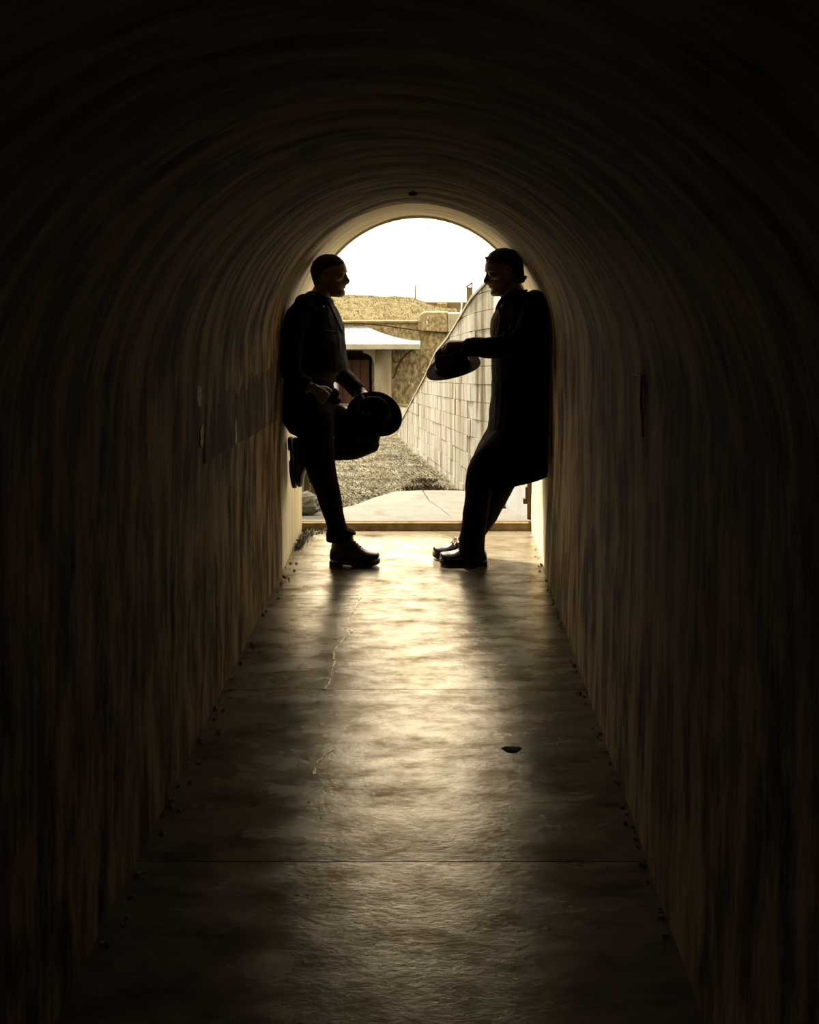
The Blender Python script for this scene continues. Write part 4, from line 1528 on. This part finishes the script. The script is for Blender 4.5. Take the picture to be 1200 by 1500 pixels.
# ------------------------------------------------------------------ man on the right in the long coat, holding out a hat
def right_man():
    body = MB()
    hs = 1.085
    hf = head_frame(P(742.5, 430, 6.0), -1, math.radians(11), math.radians(8), hs)
    build_head(body, hf, hs)
    limb(body, [(766, 452, 6.02, .070), (757, 438, 6.01, .064), (749, 424, 6.0, .062), (745, 412, 6.0, .06)])
    coat = [(734, 441, 774, 430, 6.0, .11), (728, 452, 788, 434, 6.0, .17), (721, 468, 800, 452, 6.0, .205), (719.5, 490, 804, 482, 6.0, .205), (720.5, 520, 804, 524, 6.0, .19),
            (721, 560, 803.5, 565, 6.0, .182), (720.5, 598, 803, 610, 6.0, .19), (716, 630, 802, 642, 6.0, .20), (702, 656, 800, 668, 6.0, .205), (690.5, 684, 799.5, 674, 6.0, .20), (687, 714, 800, 691, 6.0, .195)]
    torso = [(735, 441, 774, 431, 6.0, .10), (730, 455, 788, 438, 6.0, .16), (724, 470, 797, 456, 6.0, .18), (724, 500, 798, 500, 6.0, .175), (726, 540, 797, 545, 6.0, .155), (728, 570, 797, 580, 6.0, .16), (728, 605, 798, 612, 6.0, .168), (735, 632, 794, 632, 6.0, .15)]
    fb(body, torso, tw=-.16, grow=-.012)
    near_arm = [(784, 448, 5.82, .072), (778, 470, 5.74, .070), (769, 492, 5.69, .066), (757, 506, 5.66, .062), (735, 508, 5.68, .060), (712, 509, 5.72, .056), (692, 508.5, 5.77, .050), (684, 508, 5.79, .046)]
    limb(body, near_arm, grow=-.018)
    far_arm = [(768, 452, 6.2, .07), (772, 490, 6.26, .062), (772, 535, 6.27, .056), (764, 560, 6.25, .052), (748, 588, 6.20, .042), (744, 596, 6.18, .036)]
    limb(body, far_arm, grow=-.014)
    wf = P(744, 595, 6.18)
    hand(body, wf, (-0.3, -0.1, -0.95), (0.2, 0.97, 0), 1, (.4, .45, .5, .5), .05, .95)
    wn = P(681, 504, 5.79)
    limb3(body, [(*P(700, 508, 5.755), .032, .032), (*P(688, 505.5, 5.78), .028, .03), (*wn, .026, .029)], 3)
    hand(body, wn, (-0.96, 0.16, 0.06), (0.10, -0.22, 0.97), 1, (.62, .68, .68, .66), .08, 1.0, lens=(.082, .09, .084, .068))
    # legs
    leg1 = [(766, 622, 5.94, .105), (738, 652, 5.92, .10), (708, 684, 5.92, .085), (702, 715, 5.92, .080), (698, 745, 5.92, .074), (693, 780, 5.92, .074), (691, 812, 5.92, .077)]
    limb(body, [(766, 622, 5.94, .10), (738, 652, 5.92, .09), (708, 684, 5.92, .068), (703, 715, 5.92, .062), (698, 745, 5.92, .058), (698, 778, 5.92, .045), (700, 808, 5.93, .04)], grow=-.004)
    leg2 = [(768, 622, 6.08, .105), (756, 660, 6.10, .095), (744, 690, 6.10, .078), (732, 714, 6.10, .076), (716, 748, 6.09, .070), (697, 775, 6.08, .066), (684, 798, 6.07, .064)]
    limb(body, [(768, 622, 6.08, .10), (756, 660, 6.10, .08), (744, 690, 6.10, .064), (731, 714, 6.10, .060), (711, 748, 6.09, .056), (690, 780, 6.07, .042), (680, 800, 6.07, .038)], grow=-.004)
    man = remesh(body, 'person', 0.0042, M['skin'], None, smooth=3)
    tag(man, 'person in long dark coat leaning back on right wall, holding a hat out', 'person', 'men facing each other in the tunnel mouth')

    def part(mb, name, m, voxel=.006, wr_=.008, ws=.08, sm=3, parent=None):
        return remesh(mb, name, voxel, m, parent or man, smooth=sm, wrinkle=wr_, wscale=ws)
    mb = MB()
    build_hair(mb, hf, hs, [(.040, -.070, -.100, .030), (.055, -.060, -.112, .050), (.075, -.045, -.110, .066), (.098, -.036, -.112, .077), (.120, .002, -.114, .0825), (.142, .012, -.115, .085), (.160, .036, -.114, .086),
                            (.174, .062, -.110, .085), (.182, .080, -.108, .084), (.192, .078, -.105, .081), (.204, .076, -.098, .077), (.216, .062, -.088, .069), (.230, .050, -.070, .056), (.241, .026, -.048, .038), (.246, .006, -.028, .020)])
    W_ = hf[0]
    limb3(mb, [(*W_(-.08, 0, .080), .03, .05), (*W_(-.102, 0, .066), .020, .045), (*W_(-.116, 0, .064), .011, .03), (*W_(-.124, 0, .071), .005, .014)], 3)
    limb3(mb, [(*W_(.062, .0, .202), .012, .03), (*W_(.073, -.005, .209), .009, .022), (*W_(.077, -.008, .214), .004, .012)], 3)
    hair = remesh(mb, 'hair', .004, M['hair'], man, smooth=3, wrinkle=.007, wscale=.025)
    build_eyes(hf, hs, man)
    # moustache-free face; trousers
    mb = MB()
    fb(mb, [(727, 585, 797, 590, 6.0, .165), (728, 605, 799, 612, 6.0, .172), (735, 636, 796, 636, 6.0, .155)], tw=-.16)
    limb(mb, leg1, hollow1=.05)
    limb(mb, leg2, hollow1=.05)
    part(mb, 'trousers', M['trouser'], wr_=.012, ws=.09)
    mb = MB()
    fb(mb, [(733, 446, 770, 432, 5.97, .085), (725, 458, 780, 446, 5.97, .14), (719.5, 472, 780, 465, 5.96, .15), (719, 490, 780, 490, 5.96, .15), (724, 505, 780, 505, 5.97, .14), (732, 520, 780, 525, 5.98, .12), (735, 590, 780, 590, 5.98, .12)], tw=-.10, grow=.001)
    part(mb, 'shirt', M['shirt'], wr_=.008)
    mb = MB()
    inner = [(c[0] + (5.5 if 1 < i < 4 else 1.5 if i < 6 else 0), c[1], c[2], c[3], c[4] + (.012 if 1 < i < 4 else 0), c[5]) for i, c in enumerate(coat)]
    fb(mb, inner, tw=-.16, hollow1=.14, wall=.02, e=2.6)
    limb(mb, near_arm[:-1] + [(685, 508.5, 5.787, .050)], grow=.003, hollow1=.04)
    limb(mb, far_arm[:-1] + [(747, 590, 6.19, .05)], grow=.004)
    limb(mb, [(794, 442, 5.85, .062), (782, 444, 5.98, .075), (772, 448, 6.14, .062)])
    ct = part(mb, 'coat', M['cloth'], wr_=.014, ws=.09, sm=2, voxel=.005)
    # wrinkle rolls on the sleeve
    mb = MB()
    for (x, y, Y, a) in ((716, 496.5, 5.70, .02), (728, 495, 5.685, .022), (741, 487, 5.67, .022), (750, 478, 5.675, .022)):
        limb3(mb, [(*P(x - 3, y + 6, Y - .03), .006, .010), (*P(x, y, Y), .011, .012), (*P(x + 3, y + 2, Y + .06), .008, .01)], 3)
    sw = remesh(mb, 'sleeve_folds', .004, M['cloth'], None, smooth=3)
    sw.parent = ct
    mb = MB()
    limb3(mb, [(*P(729, 450, 5.92), .010, .018), (*P(735, 440, 5.90), .012, .026), (*P(748, 432, 5.885), .012, .028), (*P(763, 427, 5.92), .011, .024), (*P(769, 428, 6.02), .010, .022), (*P(764, 427, 6.12), .011, .02)], 4)
    limb3(mb, [(*P(730, 449, 5.915), .008, .016), (*P(733, 462, 5.865), .008, .028), (*P(731, 480, 5.85), .008, .032), (*P(727, 500, 5.85), .007, .02), (*P(724, 520, 5.855), .006, .012)], 4)
    cl = remesh(mb, 'collar', .004, M['cloth'], None, smooth=2)
    cl.parent = ct
    # shirt collar point
    mb = MB()
    limb3(mb, [(*P(733, 440, 5.935), .006, .014), (*P(729, 447, 5.925), .006, .018), (*P(726, 455, 5.925), .004, .008)], 3)
    sc_ = remesh(mb, 'shirt_collar', .0035, M['shirt'], man, smooth=2)
    # shoes
    o1 = P(713, 828, 5.945)
    o1.z = 0
    boot(o1, (-1, -0.06, 0), (0, 0, 1), .272, M['boot'], man, [(.06, .05, .05, .038), (.062, .085, .045, .038), (.06, .11, .043, .038)], nose=.10, low=True)
    o2 = P(701, 820, 6.09)
    o2.z = 0
    boot(o2, (-1, -0.12, 0.0), (0, 0, 1), .272, M['boot'], man, [(.06, .05, .05, .038), (.064, .085, .045, .038), (.066, .11, .043, .038)], nose=.10, low=True)
    return man


# ------------------------------------------------------------------ hats
def hat(name, centre, n, front, m, brim=(.162, .158), crown=(.098, .082), H=.115, curl=.012, pinch=.6, flat=False):
    U = Vector(n).normalized()
    F = Vector(front)
    F = (F - U * F.dot(U)).normalized()
    S = U.cross(F)
    o3 = Vector(centre)
    W_ = lambda f, s, u: o3 + F * f + S * s + U * u
    root = empty(name, centre)
    nn = 48
    K = [(crown[0] * .35, H * .86, 0), (crown[0] * .62, H * .97, 0), (crown[0] * .80, H * .99, 0), (crown[0] * .90, H * .92, 0), (crown[0] * .96, H * .6, 0), (crown[0], H * .2, 0), (crown[0] * 1.03, 0.004, 0), (crown[0] * 1.10, 0.0, .1),
         ((crown[0] + brim[0]) / 2, 0.0, .5), (brim[0] * .95, 0.0, .92), (brim[0], 0.0, 1.0)]

    def ring(r, u, b, dz):
        o = []
        t_ = min(1, max(0, (r - crown[0]) / (brim[0] - crown[0])))
        asp = crown[1] / crown[0] * (1 - t_) + brim[1] / brim[0] * t_
        for i in range(nn):
            a = 2 * PI * i / nn
            f, s = r * math.cos(a), r * asp * math.sin(a)
            uu = u
            if u > H * .5:
                # crease along the top, dents at the front sides
                uu -= H * .22 * math.exp(-(s / (crown[1] * .32)) ** 2) * (1 if u > H * .8 else 0)
                k = (u / H - .5) * 2 * pinch * max(0, math.cos(a)) ** 1.0
                s *= 1 - .42 * k
            uu += b * b * curl * (2.4 * math.sin(a) ** 2 - 1.0 * math.cos(a) ** 2)
            o.append(W_(f, s, uu + dz))
        return o
    mb = MB()
    rs = [ring(r, u, b, .0) for r, u, b in K[:7]]
    rs_in = [ring(max(.002, r - .004), u - (.004 if u > H * .5 else 0), b, .0) for r, u, b in K[:7]]
    mb.rings(rs + rs_in[::-1], nn, True, True)
    cr_ = mb.obj('crown', m, smooth=True)
    keep(cr_, root)
    mb = MB()
    top = [ring(r, u, b, .002) for r, u, b in K[6:]]
    bot = [ring(r, u, b, -.002) for r, u, b in K[6:]]
    rs = top + bot[::-1]
    vs_ = [p for r in rs for p in r]
    L = len(rs)
    fs_ = [(k * nn + i, k * nn + (i + 1) % nn, ((k + 1) % L) * nn + (i + 1) % nn, ((k + 1) % L) * nn + i) for k in range(L) for i in range(nn)]
    mb.add(vs_, fs_)
    keep(mb.obj('brim', m, smooth=True), root)
    mb = MB()
    a_ = [ring(crown[0] * 1.035, .006, 0, 0), ring(crown[0] * 1.02, .030, 0, 0)]
    b_ = [ring(crown[0] * .99, .030, 0, 0), ring(crown[0] * .99, .006, 0, 0)]
    rs = a_ + b_
    vs_ = [p for r in rs for p in r]
    fs_ = [(k * nn + i, k * nn + (i + 1) % nn, ((k + 1) % 4) * nn + (i + 1) % nn, ((k + 1) % 4) * nn + i) for k in range(4) for i in range(nn)]
    mb.add(vs_, fs_)
    keep(mb.obj('hat_band', M['band'], smooth=True), root)
    return root, W_


lm = left_man()
rm = right_man()
h1, W1 = hat('hat', P(548, 608, 5.99), (0.02, -0.82, 0.55), (-1, 0, 0.45), M['felt'], brim=(.168, .140), crown=(.100, .084), H=.105, curl=.010)
tag(h1, 'black broad brimmed hat held against the raised knee of the man on the left', 'hat', 'hats in the hands of the two men')
for (x, y) in ((531.2, 604.6), (540.3, 606.4)):
    mb = MB()
    d = Vector((0.0, -0.80, 0.6))
    mb.ball(P(x, y, 5.885), .0042, .0042, .0042, 10, 7)
    keep(mb.obj('stud', M['metal'], smooth=True), h1)
h2, W2 = hat('hat', P(664, 538, 5.86), (-0.25, -0.36, 0.90), (-0.96, 0.05, -0.25), M['felt_brown'], brim=(.160, .156), crown=(.098, .082), H=.115, curl=.006)
tag(h2, 'dark brown felt hat held out by its crown by the man in the coat', 'hat', 'hats in the hands of the two men')
